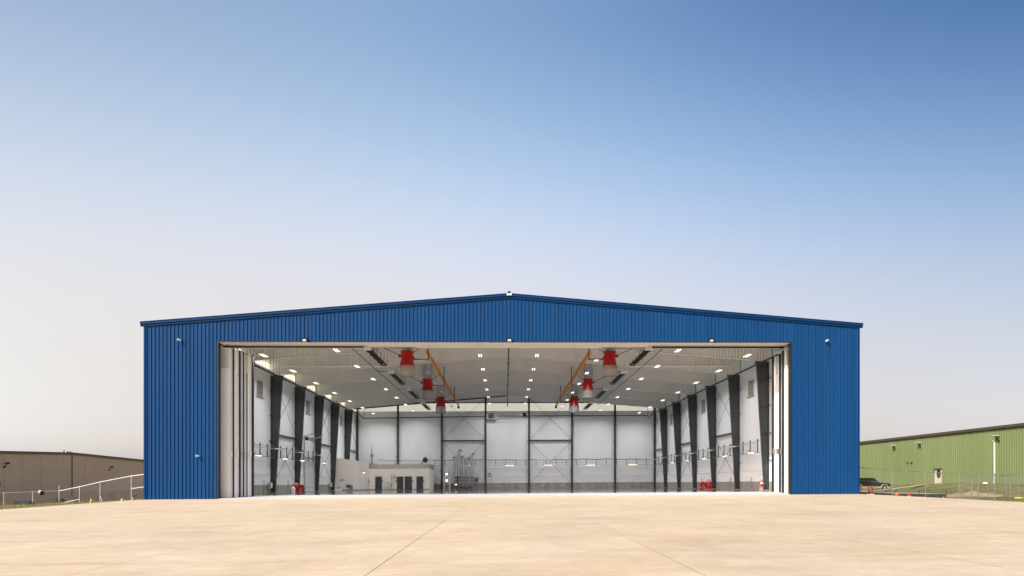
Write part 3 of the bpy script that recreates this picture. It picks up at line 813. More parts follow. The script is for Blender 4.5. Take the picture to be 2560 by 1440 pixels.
small('wall_phone', 'black wall telephone above the extinguisher on the office side wall', 'telephone', c, [('casing', MB().box(0,.09,-.1,.1,-.14,.14), BLACK), ('cord', MB().tube([(.05,0,-.14),(.06,.03,-.3),(.05,0,.9)], .012, 5), WHITEP)])
c = at_X(926.5, 1167, xa+.05)
small('fire_alarm', 'small red alarm bell high on the office side wall', 'alarm', c, [('gong', MB().lathe([(.02,-.03),(.13,-.02),(.13,.04),(.05,.08)], (0,0,0), 14, 'x'), RED), ('base', MB().box(-.06,-.031,-.08,.08,-.08,.08), RED)])
c = at_Y(967.5, 1214, YO2-.3)
small('drinking_fountain', 'white drinking fountain on the office wall left of the orange shower pipe', 'fountain', (c.x, c.y, 0), [('cabinet', MB().box(-.22,.16,-.1,.27,.45,1.1), PLASTIC), ('basin', MB().box(-.24,.2,-.2,.27,1.101,1.2), GALV), ('leg', MB().box(-.2,-.1,.1,.2,0,.449).box(.05,.15,.1,.2,0,.449), PLASTIC), ('pipe', MB().tube([(.34,.2,0),(.34,.2,1.1)], .03, 6), WHITEP)])
c = at_Y(979, 1200, YO2-.2)
small('safety_shower', 'orange safety shower pipe with hooked top on the office wall', 'shower', (c.x, c.y, 0), [('pipe', MB().tube([(0,0,0),(0,0,2.35),(.12,0,2.42),(.42,0,2.42),(.44,0,2.2)], .04, 8), ORANGE), ('shower_head', MB().lathe([(.05,2.2),(.20,2.02),(.21,1.98)], (.44,0,0), 14), GREYM), ('eyewash_bowl', MB().lathe([(.04,.78),(.2,.86),(.21,.88)], (.03,-.18,0), 14), GREYM), ('pull_tag', MB().box(-.14,-.05,-.03,.03,1.88,2.0), ORANGE)])
c = at_Y(848, 1221.5, YO-.05)
small('wall_grille', 'grey air grille low on the front of the office', 'grille', c, [('frame', MB().box(-.3,.3,-.03,0,-.15,.15), GREYM), ('slat', MB().box(-.27,.27,-.05,-.031,-.1,-.06).box(-.27,.27,-.05,-.031,-.02,.02).box(-.27,.27,-.05,-.031,.06,.1), BLACK)])
c = at_Y(855.5, 1200, YO-.05)
small('name_strip', 'thin dark name strip on the upper front of the office', 'sign', c, [('plate', MB().box(-.34,.34,-.02,0,-.06,.06), GREYM), ('lettering', MB().box(-.25,-.05,-.03,-.021,-.02,.02).box(0,.24,-.03,-.021,-.02,.02), BLACK)])
c = at_Y(873.5, 1217, YO-.05)
small('wall_cutout', 'ragged dark grey cut-out panel on the front of the office', 'panel', c, [('panel', MB().prism([(-.5,.28),(-.42,.40),(-.2,.30),(.02,.36),(.1,.22),(.3,.28),(.5,.12),(.46,-.3),(.2,-.36),(.02,-.22),(-.2,-.18),(-.4,-.22)], -.04, 0), GREYM), ('edging', MB().prism([(-.3,.2),(-.1,.22),(.2,.1),(.3,-.15),(.1,-.1),(-.2,-.05)], -.06, -.041), STEEL)])
c = at_Y(846, 1229, YO-1.6)
small('storage_bin', 'low white slatted bin on the floor in front of the office', 'bin', (c.x, c.y, 0), [('bin', MB().box(-.42,.42,-.3,.3,0,.34), PLASTIC), ('slat', MB().box(-.4,-.3,-.33,-.301,.03,.32).box(-.15,-.05,-.33,-.301,.03,.32).box(.1,.2,-.33,-.301,.03,.32).box(.3,.4,-.33,-.301,.03,.32), WHITEP)])
c = at_Y(929.5, 1142, YB-3)
small('roof_stack', 'grey exhaust stack with round cap rising behind the office roof', 'stack', (c.x, c.y, 3.9), [('pipe', MB().tube([(0,0,0),(0,0,1.3),(0,0,3.4)], [.16,.13,.03], 10), GREYM), ('cap', MB().lathe([(.1,-.08),(.28,-.08),(.28,.08),(.1,.08)], (0,0,1.6), 14, 'y'), GREYM)])
c = at_Y(1063, 1150, YB-.9)
small('hose_reel', 'dark purple hose reel hung on the back wall above the office roof', 'hose reel', c, [('drum', MB().lathe([(.42,-.12),(.42,.12)], (0,0,0), 18, 'y'), mat('dark_purple_hose', (.03,.012,.035), .5)), ('hose', MB().tube([(-.2,-.1,-.3),(-.55,-.1,-.5),(-.7,-.1,-.9),(-.45,-.1,-1.1),(-.3,-.1,-.8)], .06, 6), BLACK), ('bracket', MB().bar((.1,0,.3),(.9,0,-.5),.05).bar((-.1,.1,.4),(.5,.1,1.0),.04), GREYM)])

# ------------------------------------------------------------------ plant along the back wall
c = at_Y(1117, 1200, YB-3.0)
lt2 = thing('light_tower', 'white-framed stand holding two square work lights one above the other', 'work light', (c.x, c.y, 0))
for nm, xx in (('leg', -.46), ('leg', .46)):
    MB().bar((xx,-.2,0),(xx,-.2,2.0),.09).bar((xx,.2,0),(xx,.2,2.0),.09).build(nm, WHITEP, lt2)
MB().box(-.5,.5,-.25,.25,2.0,2.08).box(-.45,.45,-.2,.2,.98,1.04).build('shelf', WHITEP, lt2)
for z in (1.05, 2.09):
    hd = MB().prism([(-.38,z),(.38,z),(.44,z+.62),(-.44,z+.62)], -.15, .3).build('work_light', GREYM, lt2)
    MB().prism([(-.18,z+.18),(.18,z+.18),(.2,z+.5),(-.2,z+.5)], -.19, -.152).build('lens', LEDK, hd)
xs5 = [(1140.5,8.2,.48),(1147.5,9.5,.38),(1159,8.3,.40),(1168,8.0,.36),(1180,8.9,.40)]
c = at_Y(1160, 1200, YB-1.2)
rz0 = thing('riser_bank', 'bank of five tall galvanised riser ducts with dark valve bodies at the back wall', 'riser ducts', (c.x, c.y, 0))
for i, (u, ztop, r) in enumerate(xs5):
    x = at_Y(u, 1200, YB-1.2).x - c.x; zt = at_Y(u, (1145,1128,1144,1147,1137)[i], YB-1.2).z
    rd = MB().lathe([(r*.62,2.15),(r*.62,zt)], (x,0,0), 14).build('duct', GALV, rz0, smooth=True)
    MB().tube([(x,0,zt-.05),(x+(-.05 if i in (0,) else .05),-.02,zt+.12),(x+(-.5 if i in (0,2) else .45),-.05,zt+.16)], .17, 8).build('elbow', GREYM, rd, smooth=True)
    vb = MB().box(x-r*.72,x+r*.72,-.25,.25,.55,2.14).build('valve_body', GREYM, rz0)
    m = MB()
    for z in (.8, 1.35, 1.9): m.box(x-r*.78,x+r*.78,-.3,-.251,z-.05,z+.05)
    m.build('flange', STEEL, vb)
MB().box(-1.7,1.9,-.2,.2,.45,.545).box(-1.5,-1.4,-.2,.2,0,.449).box(1.5,1.6,-.2,.2,0,.449).build('base_frame', GREYM, rz0)
c = at_Y(1191.5, 1199.5, YB-.6)
small('control_panel', 'slate blue control cabinet on the back wall beside the riser ducts', 'cabinet', c, [('cabinet', MB().box(-.32,.32,-.15,.2,-.33,.33), BLUEBX), ('door', MB().box(-.28,.28,-.18,-.151,-.29,.29), BLUEBX), ('handle', MB().box(.2,.24,-.21,-.181,-.06,.06), GALV)])
c = at_Y(1140, 1211.5, YB-2.0)
small('warning_light', 'small lit amber lamp box low in front of the riser ducts', 'light', c, [('casing', MB().box(-.24,.24,-.08,.2,-.15,.15), BLACK), ('lens', MB().box(-.18,.18,-.1,-.081,-.08,.08), LEDK), ('post', MB().box(-.04,.04,.02,.1,-c.z,-.151), BLACK)])
c = at_Y(1130, 1208.5, YB-1.2)
small('orange_valve', 'small orange handwheel left of the riser ducts', 'valve', c, [('wheel', MB().lathe([(.05,-.03),(.16,-.02),(.16,.02),(.05,.03)], (0,0,0), 12, 'y'), ORANGE), ('stem', MB().tube([(0,.05,0),(0,.4,0),(0,.6,-.1)], .04, 6), GREYM)])
c = at_Y(1223.5, 1187, YB-.5)
m = MB(); m.tube([(.24*math.cos(a*math.pi/10),0,.24*math.sin(a*math.pi/10)) for a in range(21)], .055, 8)
small('air_hose', 'coil of black air hose hung on the back wall', 'hose', c, [('coil', m, BLACK), ('hook', MB().bar((0,.05,.24),(0,.2,.34),.05), GALV), ('tail', MB().tube([(.2,0,-.1),(.35,0,-.4),(.33,0,-1.2)], .02, 5), BLACK)])
c = at_Y(1097, 1203, YB-1.0)
small('switch_box', 'grey electrical switch box on the post beside the work light stand', 'electrical box', (c.x, c.y, 1.0), [('casing', MB().box(-.22,.2,-.1,.1,-.25,.8), GREYM), ('lid', MB().box(-.18,.16,-.13,-.101,-.2,.74), GALV), ('stand', MB().box(-.05,.05,-.05,.05,-1.0,-.251), GREYM)])
for u in (1221,1246.5,1249.5,1296,1300,1310,1354,1358,1405,1410,1455,1511):
    pass
# small white outlets on the concrete base
ow = None
for i, u in enumerate((1221,1245.5,1250,1295.5,1300.5,1311,1354.5,1359,1404.5,1408.5,1455,1511)):
    c = at_Y(u, 1213.5, YB-.07)
    lb = 'small white outlet on the concrete base of the back wall, %s from the left' % ['first','second','third','fourth','fifth','sixth','seventh','eighth','ninth','tenth','eleventh','twelfth'][i]
    if ow is None:
        ow = small('wall_outlet', lb, 'outlet', (c.x, c.y, .45), [('plate', MB().box(-.07,.07,-.05,0,-.09,.09), PLASTIC), ('socket', MB().box(-.035,.035,-.06,-.051,-.05,.05), GREYM)], 'wall outlets')
    else: dup(ow, (c.x, c.y, .45), lb)

# foam carts
def foam_cart(loc, label, flip, rz=0):
    fc = thing('foam_cart', label, 'fire cart', loc, 'red fire carts', rz)
    f = -1 if flip else 1
    MB().box(-.95,.95,-.45,.45,.06,.16).build('tray', RED, fc)
    MB().lathe([(.15,.16),(.38,.2),(.40,.3),(.40,1.22),(.30,1.36),(.12,1.42),(.12,1.5)], (-.42*f,0,0), 20).build('tank', RED, fc, smooth=True)
    MB().lathe([(.405,1.18),(.41,1.21),(.41,1.27),(.40,1.3)], (-.42*f,0,0), 20, caps=False).build('tank_band', WHITEP, fc)
    MB().lathe([(.14,-.16),(.47,-.16),(.47,-.12),(.14,-.12)], (.45*f,-.05,.66), 22, 'y').lathe([(.14,.12),(.47,.12),(.47,.16),(.14,.16)], (.45*f,-.05,.66), 22, 'y').build('reel_flange', RED, fc, smooth=True)
    MB().lathe([(.34,-.115),(.34,.115)], (.45*f,-.05,.66), 18, 'y').build('hose', RED, fc, smooth=True)
    MB().bar((.25*f,-.3,.17),(.45*f,-.3,.66),.05).bar((.68*f,-.3,.17),(.45*f,-.3,.66),.05).bar((.3*f,-.28,.35),(.62*f,-.28,.35),.04).build('reel_stand', GALV, fc)
    for y in (-.4, .4):
        MB().lathe([(.1,-.05),(.1,.05)], (.8*f,y,.1), 12, 'y').build('wheel', RUBBER, fc)
    fc.scale = (.77, .77, .77)
    return fc
c = at_X(745, 1231, -WR+2.0)
foam_cart((c.x, c.y, 0), 'red fire foam cart with hose reel by the sectional door on the left', False)
c2 = at_X(735, 1231, -WR+2.0)
small('foam_jug', 'white plastic jug standing beside the left red fire cart', 'jug', (c2.x, c2.y-.3, 0), [('jug', MB().lathe([(.2,0),(.22,.03),(.22,.5),(.1,.62),(.08,.7)], (0,0,0), 14), PLASTIC), ('cap', MB().lathe([(.09,.701),(.09,.76)], (0,0,0), 10), PLASTIC)])
c = at_X(1765, 1224, WR-2.2)
foam_cart((c.x, c.y, 0), 'red fire foam cart with hose reel against the right wall columns', True)
c = at_X(1908.5, 1210, WR-.5)
small('fire_extinguisher', 'red fire extinguisher with white label by the first right wall column', 'fire extinguisher', (c.x-.35, BAY-.45, .62), [('cylinder', MB().lathe([(.08,-.3),(.11,-.28),(.11,.22),(.06,.32),(.03,.35)], (0,0,0), 14), RED), ('label', MB().lathe([(.113,.02),(.113,.16)], (0,0,0), 14, caps=False), PLASTIC), ('valve', MB().box(-.05,.05,-.05,.05,.351,.43), BLACK), ('bracket', MB().box(.12,.3,-.03,.03,0,.05), GALV)])
# junction boxes on the left and right walls
for i, (u, v, X, tx) in enumerate(((676,1213.5,-WR+.3,'on the wall by the first visible left column'),(827,1212,-WR+.3,'on the wall by the fourth left column'))):
    c = at_X(u, v, X)
    small('junction_box', 'grey junction box ' + tx, 'electrical box', c, [('casing', MB().box(-.2,.12,-.22,.22,-.3,.3), GALV), ('conduit', MB().tube([(0,0,.3),(0,.05,3.2)], .03, 6), GREYM), ('lid', MB().box(.121,.15,-.18,.18,-.26,.26), WHITEP)])
# drop hoses looped on the side walls
hi = 0
for s, us in ((-1, (662, 691, 722)), (1, (1848+29, 1798+27, 1744+10))):
    for j, u in enumerate(us):
        c = at_X(u, 1217, s*(WR-.12))
        m = MB(); m.tube([(0,-.2,.9),(0,-.22,.3),(0,-.1,.0),(0,.12,.02),(0,.2,.35),(0,.2,.8)], .03, 6)
        small('looped_hose', 'pale hose looped on the %s wall, %s from the door' % ('left' if s < 0 else 'right', ORD[j]), 'hose', (c.x, c.y, .25), [('hose', m, GALV), ('nozzle', MB().box(-.05,.05,-.25,-.15,.9,1.05), GALV)], 'looped wall hoses')

# ------------------------------------------------------------------ fittings on the front wall
for i, (u, v) in enumerate(((763,849.5),(1273.5,849.5),(1777,850.5))):
    c = at_Y(u, v, -.2)
    o = thing('floodlight', 'black floodlight on the blue front over the %s' % ('left half of the opening', 'middle of the opening', 'right half of the opening')[i], 'floodlight', (c.x, -.037, c.z), 'floodlights over the opening')
    MB().prism([(-.02,-.12),(-.38,-.16),(-.42,.02),(-.30,.13),(-.02,.10)], -.21, .21, 'x').build('housing', BLACK, o)
    MB().box(-.13,.13,-.425,-.405,-.13,-.03).quad((-.17,-.10,-.153),(.17,-.10,-.153),(.17,-.37,-.166),(-.17,-.37,-.166)).build('lens', LENS, o)
    MB().box(-.1,.1,-.02,.0,-.14,.14).build('bracket', BLACK, o)
for i, (u, v, lb) in enumerate(((447,851,'small white camera high on the left wing of the blue front'),(2068,853,'small white camera high on the right wing of the blue front'),(493,1141.5,'small white camera low on the left wing of the blue front'))):
    c = at_Y(u, v, -.25)
    o = thing('security_camera', lb, 'camera', (c.x, -.037, c.z), 'cameras on the front wall')
    MB().lathe([(.07,-.02),(.07,-.001)], (0,0,.05), 12, 'y').build('base', WHITEP, o)
    MB().tube([(0,-.02,.05),(0,-.14,.07)], .025, 6).build('arm', WHITEP, o)
    MB().box(-.075,.075,-.34,-.12,-.01,.12).build('housing', WHITEP, o)
    MB().lathe([(.045,-.365),(.045,-.341)], (0,0,.05), 12, 'y').build('lens', BLACK, o)

# ------------------------------------------------------------------ surroundings (their own levels, no vertical shear)
SH = 0.0
def sm(a, b, x): t = max(0, min(1, (x-a)/(b-a))); return t*t*(3-2*t)
def gz(x, y):
    z = -.75 - .008*max(0, -y-5)*.5
    if x < -26: z = z - 1.75*sm(-28, -56, x) - .35*sm(-60, -85, x)
    if x > 26:
        z = z + .12*sm(28, 33, x)*sm(-14, -2, y)
        z += 1.31*sm(45+11.5*sm(22, 40, y), 58.6, x)*sm(-5, 10, y)
        z += .15*sm(33,45,x)
        z += .27*sm(10, 36, y)*sm(29, 33, x)*(1-sm(57, 58.6, x))
        z += .10*math.sin(x*.7+y*.4)*sm(31,35,x)*(1-sm(48,53,x))
    return z
def axis(lo, hi, fine):
    v = [-1500,-600,-300,-180]; x = lo
    while x <= hi: v.append(x); x += fine
    return v + [hi+60, hi+200, hi+600, 1500]
gx, gy = axis(-112, 80, 2.0), axis(-70, 130, 2.5)
m = MB()
for x in gx:
    for y in gy:
        inside = abs(x) < 27 and -75 < y < YB+2
        m.v.append((x, y, -1.2 if inside else gz(x, y)))
for i in range(len(gx)-1):
    for j in range(len(gy)-1):
        a = i*len(gy)+j; m.f.append((a, a+len(gy), a+len(gy)+1, a+1))
struct(m.build('ground', GROUND, smooth=True))

def gpt(u, v, d): return at_depth(u, v, d)
# --- tan building on the left
A0, B0 = at_depth(0, 1200, 100), at_depth(360, 1200, 140)
Xw = -78.5
tb = thing('tan_building', 'long tan panel building with a low gable behind the left fence', 'building', (0,0,0))
ya, yr, yb = at_X(-150, 1200, Xw).y, at_X(178, 1200, Xw).y, at_X(420, 1200, Xw).y + 40
zr = at_X(178, 1133, Xw).z; zl = at_X(2, 1129.5, Xw).z; y_l = at_X(2, 1129.5, Xw).y; zrt = at_X(358, 1151, Xw).z; y_r = at_X(358, 1151, Xw).y
def top(y): return zr + (zl-zr)*(yr-y)/(yr-y_l) if y < yr else zr + (zrt-zr)*(y-yr)/(y_r-yr)
band = at_X(200, 1228.2, Xw).z
m = MB(); m.prism([(ya, band), (yb, band), (yb, top(yb)), (yr, zr), (ya, top(ya))], Xw-40, Xw, 'x'); m.build('wall', TAN, tb)
m = MB(); m.prism([(ya, -4), (yb, -4), (yb, band-.003), (ya, band-.003)], Xw-39.97, Xw-.03, 'x'); m.build('wall_base', TANLOW, tb)
m = MB()
for (a, b) in ((ya, yr), (yr, yb)):
    m.bar((Xw+.12, a, top(a)-.13), (Xw+.12, b, top(b)-.13), .22, .30)
re = m.build('roof_edge', TANTRIM, tb)
m = MB()
for (a, b) in ((ya, yr), (yr, yb)):
    m.bar((Xw+.1, a, top(a)+.09), (Xw+.1, b, top(b)+.09), .34, .13)
m.build('coping', TANTRIM, re)
m = MB()
for u in (10.5, 57, 101, 141, 214, 248, 283, 315): 
    y = at_X(u, 1200, Xw).y; m.box(Xw+.002, Xw+.012, y-.035, y+.035, band, top(y)-.3)
m.build('panel_joint', mat('tan_joint', (.62,.44,.29), .8), tb)
y = at_X(179.5, 1200, Xw).y
MB().box(Xw+.003, Xw+.12, y-.09, y+.09, -1.5, zr-.3).build('downpipe', TANTRIM, tb)
p = at_X(63, 1258, Xw+.3)
MB().box(Xw+.01, Xw+.3, p.y-1.9, p.y+1.9, at_X(63,1262,Xw).z-.6, at_X(63,1252,Xw).z).build('vent_hood', GREYM, tb)
for i, (u, v) in enumerate(((10,1162),(273,1170.5))):
    p = at_X(u, v, Xw)
    o = thing('wall_lamp', 'black curved wall lamp on the tan building, %s' % ('at the left edge' if i == 0 else 'right of the gable peak'), 'lamp', (Xw, p.y, p.z), 'lamps on the tan building')
    MB().lathe([(.1,.12),(.34,.14),(.30,.34),(.08,.42)], (.55,.0,0), 14).build('shade', BLACK, o, smooth=True)
    MB().tube([(0,0,-.35),(.25,0,-.3),(.35,0,0),(.55,0,.25)], .06, 8).build('arm', BLACK, o, smooth=True)
    MB().box(0,.08,-.16,.16,-.5,-.2).build('base', BLACK, o)
# small unit on the tan wall ridge
p = at_X(170, 1130, Xw)
small('roof_vent', 'small dark vent on the roof edge at the peak of the tan building', 'vent', (Xw-.3, p.y, zr+.16), [('pipe', MB().lathe([(.12,0),(.12,.3)], (0,-.6,0), 10), BROWN), ('cap', MB().box(-.25,.2,-.3,1.3,0,.14), PALEM)])

# --- fence on the left
fl = thing('chain_link_fence', 'galvanised chain-link fence stepping down from the left corner of the hangar', 'fence', (0,0,0), 'site fences')
posts = [(10,1233,1279,70),(82,1231,1274,67.5),(148,1215.5,1268,65),(199,1217,1265,62.8),(250.5,1205,1262,60.6),(328.5,1190,1255,58.2)]
tops = []
for i, (u, vt, vb, d) in enumerate(posts):
    a, b = at_depth(u, vt, d), at_depth(u, vb, d); tops.append((a, b))
    m = MB(); m.tube([(a.x, a.y, b.z-.5), a], .036, 8); m.lathe([(.045,0),(.045,.05),(.02,.08)], a, 8)
    m.build('post', PALEPOST, fl)
e = at_depth(372, 1184.5, 57.0); e0 = at_depth(372, 1216, 57.0)
m = MB(); q = at_depth(149, 1227.2, 65)
m.tube([q, tops[3][0], tops[4][0], tops[5][0], e], .036, 8); m.build('top_rail', PALERAIL, fl)
m = MB(); m.tube([at_depth(150,1258.5,65), at_depth(197.5,1248.5,62.8)], .034, 6); m.tube([at_depth(330,1221.5,58.2), e0], .034, 6); m.build('mid_rail', PALERAIL, fl)
m = MB(); m.tube([at_depth(-40,1234,72), at_depth(10,1232,70), at_depth(82,1229.5,67.5), at_depth(148,1227,65)], .025, 6); m.tube([at_depth(84,1262,67.5), at_depth(148,1257.5,65)], .02, 6); m.build('tension_wire', GALVF, fl)
m = MB(); m.tube([at_depth(251,1241,60.6), at_depth(257,1258,60.4)], .03, 6); m.build('stay', GALVF, fl)
m = MB()
pp = [(at_depth(-40,1234,72), at_depth(-40,1282,72))] + tops[:2] + [(at_depth(148,1227,65), tops[2][1])] + tops[3:] + [(e, at_depth(372,1250,57.0))]
for (a, b), (c, d) in zip(pp, pp[1:]): m.quad(b, d, c, a)
m.build('wire_mesh', LINK, fl)
# things caught on or near the left fence
p = at_depth(104, 1231, 64)
o = thing('plastic_bag', 'crumpled black and white plastic bag caught on the left fence', 'bag', p)
for mt, c, n in ((BLACK, (.04,0,-.03), 40), (PLASTIC, (-.13,-.05,.06), 30)):
    m = MB(); rr = random.Random(5)
    q = .8 if mt is BLACK else .35
    m.lathe([(.02*q,-.22*q),(.17*q,-.14*q),(.24*q,.02*q),(.16*q,.16*q),(.04*q,.22*q)], c, 9)
    m.v = [(x+rr.uniform(-.11,.11), y+rr.uniform(-.05,.05), z+rr.uniform(-.10,.10)) for x, y, z in m.v]
    m.build('fold' if mt is PLASTIC else 'body', mt, o)
p = at_depth(49.5, 1267, 60)
o = thing('buoy_ball', 'pale pinkish ball lying in the weeds at the foot of the left fence', 'ball', p)
MB().lathe([(.02,-.13),(.09,-.09),(.13,0),(.09,.09),(.02,.13)], (0,0,0), 14).build('ball', mat('faded_pink_rubber', (.5,.33,.27), .6), o, smooth=True)
MB().lathe([(.03,.13),(.03,.17)], (0,0,0), 8).build('valve', BEIGE, o)
for i, (u, v, d, lb) in enumerate(((226,1253,54,'yellow marker flag leaning in the weeds, second from the hangar corner'),(303,1252,51,'small yellow marker flag in the weeds near the hangar corner'),(331,1250,50,'tiny orange marker flag by the last fence post beside the hangar'))):
    p = at_depth(u, v, d); o = thing('marker_flag', lb, 'flag', p, 'marker flags by the left fence')
    w = (.10,.08,.06)[i]
    MB().prism([(-w,-.16),(0,-.2),(w,.14),(w*.2,.2)], -.01, .01).build('flag', ORANGE if i == 2 else YELLOW, o)
    MB().tube([(0,.0,-.8),(0,0,-.15)], .008, 5).build('stake', GALVF, o)
p = at_depth(278, 1243, 54); m = MB()
m.tube([(.17*math.sin(a*math.pi/8)+.04*a/8, 0, .36*-math.cos(a*math.pi/8)) for a in range(17)], .018, 6)
small('wire_loop', 'loop of black hose standing up behind the left fence', 'hose', p, [('loop', m, BLACK), ('stake', MB().tube([(0,0,-.9),(0,0,-.34)], .015, 5), BLACK)])
p = at_depth(337, 1239, 54)
small('valve_post', 'rusty brown valve post standing in front of the tan building near the hangar', 'valve', p, [('post', MB().tube([(0,0,-.8),(0,0,0)], .03, 6), BROWN), ('handwheel', MB().lathe([(.02,0),(.16,.01),(.16,.05),(.02,.06)], (0,0,0), 12), BROWN)])

# --- plants
def leaves(m, c, rx, ry, rz, n, size, rnd):
    for _ in range(n):
        while True:
            p = Vector((rnd.uniform(-1,1), rnd.uniform(-1,1), rnd.uniform(-1,1)))
            if .15 < p.length < 1: break
        q = Vector((c[0]+p.x*rx, c[1]+p.y*ry, c[2]+p.z*rz))
        a = Vector((rnd.uniform(-1,1), rnd.uniform(-1,1), rnd.uniform(-.6,1))).normalized()*size*rnd.uniform(.6,1.3)
        b = a.cross(Vector((rnd.uniform(-1,1), rnd.uniform(-1,1), rnd.uniform(-1,1)))).normalized()*size*.4
        m.quad(q-a, q+b, q+a, q-b)
rnd = random.Random(11)
def bush(u, v, d, w, h, n, label, mt=LEAF, name='bush'):
    p = at_depth(u, v, d); p.z = gz(p.x, p.y); zt = at_depth(u, v, d).z
    hh = max(.4, zt + h/2 - p.z)
    o = thing(name, label, 'plant', p)
    m = MB()
    for k in range(7):
        a = rnd.uniform(0, 6.28); m.tube([(0,0,-.1), (math.cos(a)*w*.15, math.sin(a)*w*.15, hh*.45), (math.cos(a)*w*.38, math.sin(a)*w*.3, hh*rnd.uniform(.7,.95))], [.03,.02,.008], 5)
    m.build('stem', BARK, o)
    m = MB()
    for k in range(9):
        leaves(m, (rnd.uniform(-.32,.32)*w, rnd.uniform(-.25,.25)*w, hh*rnd.uniform(.45,.86)), w*.22, w*.2, hh*.20, n//9, .09, rnd)
    m.build('foliage', mt, o)
bush(148, 1253, 70, 1.6, .7, 2300, 'rounded green bush behind the left fence by the tall post')
bush(190, 1252, 70, .4, .7, 380, 'thin dark weed clump right of the rounded green bush')
bush(68, 1260, 66, 1.3, .5, 700, 'low green weeds at the foot of the fence in front of the grey hood')
# sapling at the left edge
p = at_depth(-9, 1240, 60); p.z = gz(p.x, p.y)
o = thing('sapling', 'young tree with yellowing leaves reaching in at the left edge', 'tree', p)
zt = at_depth(0, 1205, 60).z - p.z
MB().tube([(0,0,-.2),(.05,0,zt*.5),(.02,.05,zt+.3)], [.05,.035,.012], 7).build('trunk', BARK, o)
m = MB()
for k in range(14):
    z = zt*(.45+.55*k/14); a = rnd.uniform(-.6,.6) if k % 2 else rnd.uniform(2.5,3.7); l = rnd.uniform(.3,.6)
    m.tube([(.04,0,z),(.04+l*.6*math.cos(a),l*.6*math.sin(a),z+.15),(.04+l*math.cos(a),l*math.sin(a),z+.22)], [.014,.01,.005], 4)
m.build('branch', BARK, o)
m = MB()
for k in range(22):
    z = zt*(.42+.6*k/22); leaves(m, (rnd.uniform(-.3,.42), rnd.uniform(-.3,.3), z), .22, .22, .16, 11, .075, rnd)
m.build('foliage', LEAFY, o)
# rough grass tufts along the slab edges and on the right bank: far too many to count
def tufts(name, pts, hgt, mt):
    m = MB()
    for (x, y, z) in pts:
        for _ in range(6):
            a = rnd.uniform(0, 6.28); r = rnd.uniform(.0,.14); l = hgt*rnd.uniform(.5,1.2); bx, by = x+r*math.cos(a), y+r*math.sin(a)
            dx, dy = rnd.uniform(-.4,.4)*l, rnd.uniform(-.4,.4)*l; w = .018
            m.quad((bx-w,by,z-.03),(bx+w,by,z-.03),(bx+dx+.004,by+dy,z+l),(bx+dx-.004,by+dy,z+l))
    o = m.build(name, mt); o['kind'] = 'stuff'; return o
GRASS = mat('dry_grass_blades', (.15,.14,.045), .8, 0, .35, 1.2)
GRASS2 = mat('green_grass_blades', (.085,.105,.03), .8, 0, .35, .5)
pts = []
for _ in range(1500):
    y = rnd.uniform(-20, 14); x = rnd.uniform(-42, -30.2) + .1*max(0, -y)*.9
    if x < (-29.9 - .098*y): pts.append((x, y, gz(x, y)))
tufts('grass', pts, .34, GRASS)
pts = []
for _ in range(4200):
    x, y = rnd.uniform(31, 58.5), rnd.uniform(-6, 62)
    if (y > 38 and x < 56.5) or (x < 46 and 14 < y < 42): continue; pts.append((x, y, gz(x, y)))
tufts('grass', pts, .22, GRASS2)

# --- green building on the right
Xg = at_depth(2345, 1200, 94).x
gb = thing('green_building', 'sage green ribbed metal building with dark brown eave beyond the right fence', 'building', (0,0,0))
y0, y1 = at_X(2640, 1200, Xg).y, at_X(2110, 1200, Xg).y
def gtop(y):
    ya_, za_ = at_X(2148.5, 1106.5, Xg).y, at_X(2148.5, 1106.5, Xg).z
    yb_, zb_ = at_X(2559, 1060.5, Xg).y, at_X(2559, 1060.5, Xg).z
    return za_ + (zb_-za_)*(y-ya_)/(yb_-ya_)
zg = at_X(2400, 1213, Xg).z - .15
m = MB(); k = y0
while k < y1:
    q = [(k, 0), (k+.20, 0), (k+.235, .08), (k+.30, .08), (k+.335, 0), (k+.40, 0)]
    for (ya_, pa), (yb_, pb) in zip(q, q[1:]): m.quad((Xg-pa, ya_, zg-.6), (Xg-pa, ya_, gtop(ya_)), (Xg-pb, yb_, gtop(yb_)), (Xg-pb, yb_, zg-.6))
    k += .40
m.box(Xg+.05, Xg+30, y0, y1, zg-.6, gtop(y1)-.1)
m.build('wall', GREEN, gb)
m = MB(); m.bar((Xg-.15, y0-.3, gtop(y0-.3)-.04), (Xg-.15, y1, gtop(y1)-.04), .32, .34); ev = m.build('eave_trim', BROWN, gb)
m = MB(); m.bar((Xg+14, y0-.3, gtop(y0-.3)+.06), (Xg+14, y1, gtop(y1)+.06), 28.0, .10); m.build('roof', BROWN, gb)
p0, p1 = at_X(2340.5, 1211, Xg), at_X(2354, 1173, Xg)
yA, yB = sorted((p0.y, p1.y)); zt = p1.z
dr = MB().box(Xg-.12, Xg-.055, yA, yB, zg, zt).build('door', BEIGE, gb)
m = MB(); m.box(Xg-.14, Xg-.056, yA-.12, yA-.003, zg, zt); m.box(Xg-.14, Xg-.056, yB+.003, yB+.12, zg, zt); m.build('door_frame', BEIGE, dr)
MB().box(Xg-.35, Xg-.056, yA-.2, yB+.2, zt+.01, zt+.1).build('door_hood', BROWN, dr)
m = MB()
p = at_X(2487, 1150, Xg-.2)
m.tube([at_X(2483,1102,Xg-.12), at_X(2486,1105,Xg-.2), at_X(2486.5,1200,Xg-.2), at_X(2484,1209,Xg-.25), at_X(2479,1213,Xg-.6)], .085, 8); m.build('downpipe', PVC, gb, smooth=True)
for i, (u, v) in enumerate(((2270.5,1157.5),(2280.5,1157.5))):
    p = at_X(u, v, Xg); MB().lathe([(.11,-.16),(.11,0)], (Xg-.05, p.y, p.z), 10, 'x').build('vent_pipe', BLACK, gb)
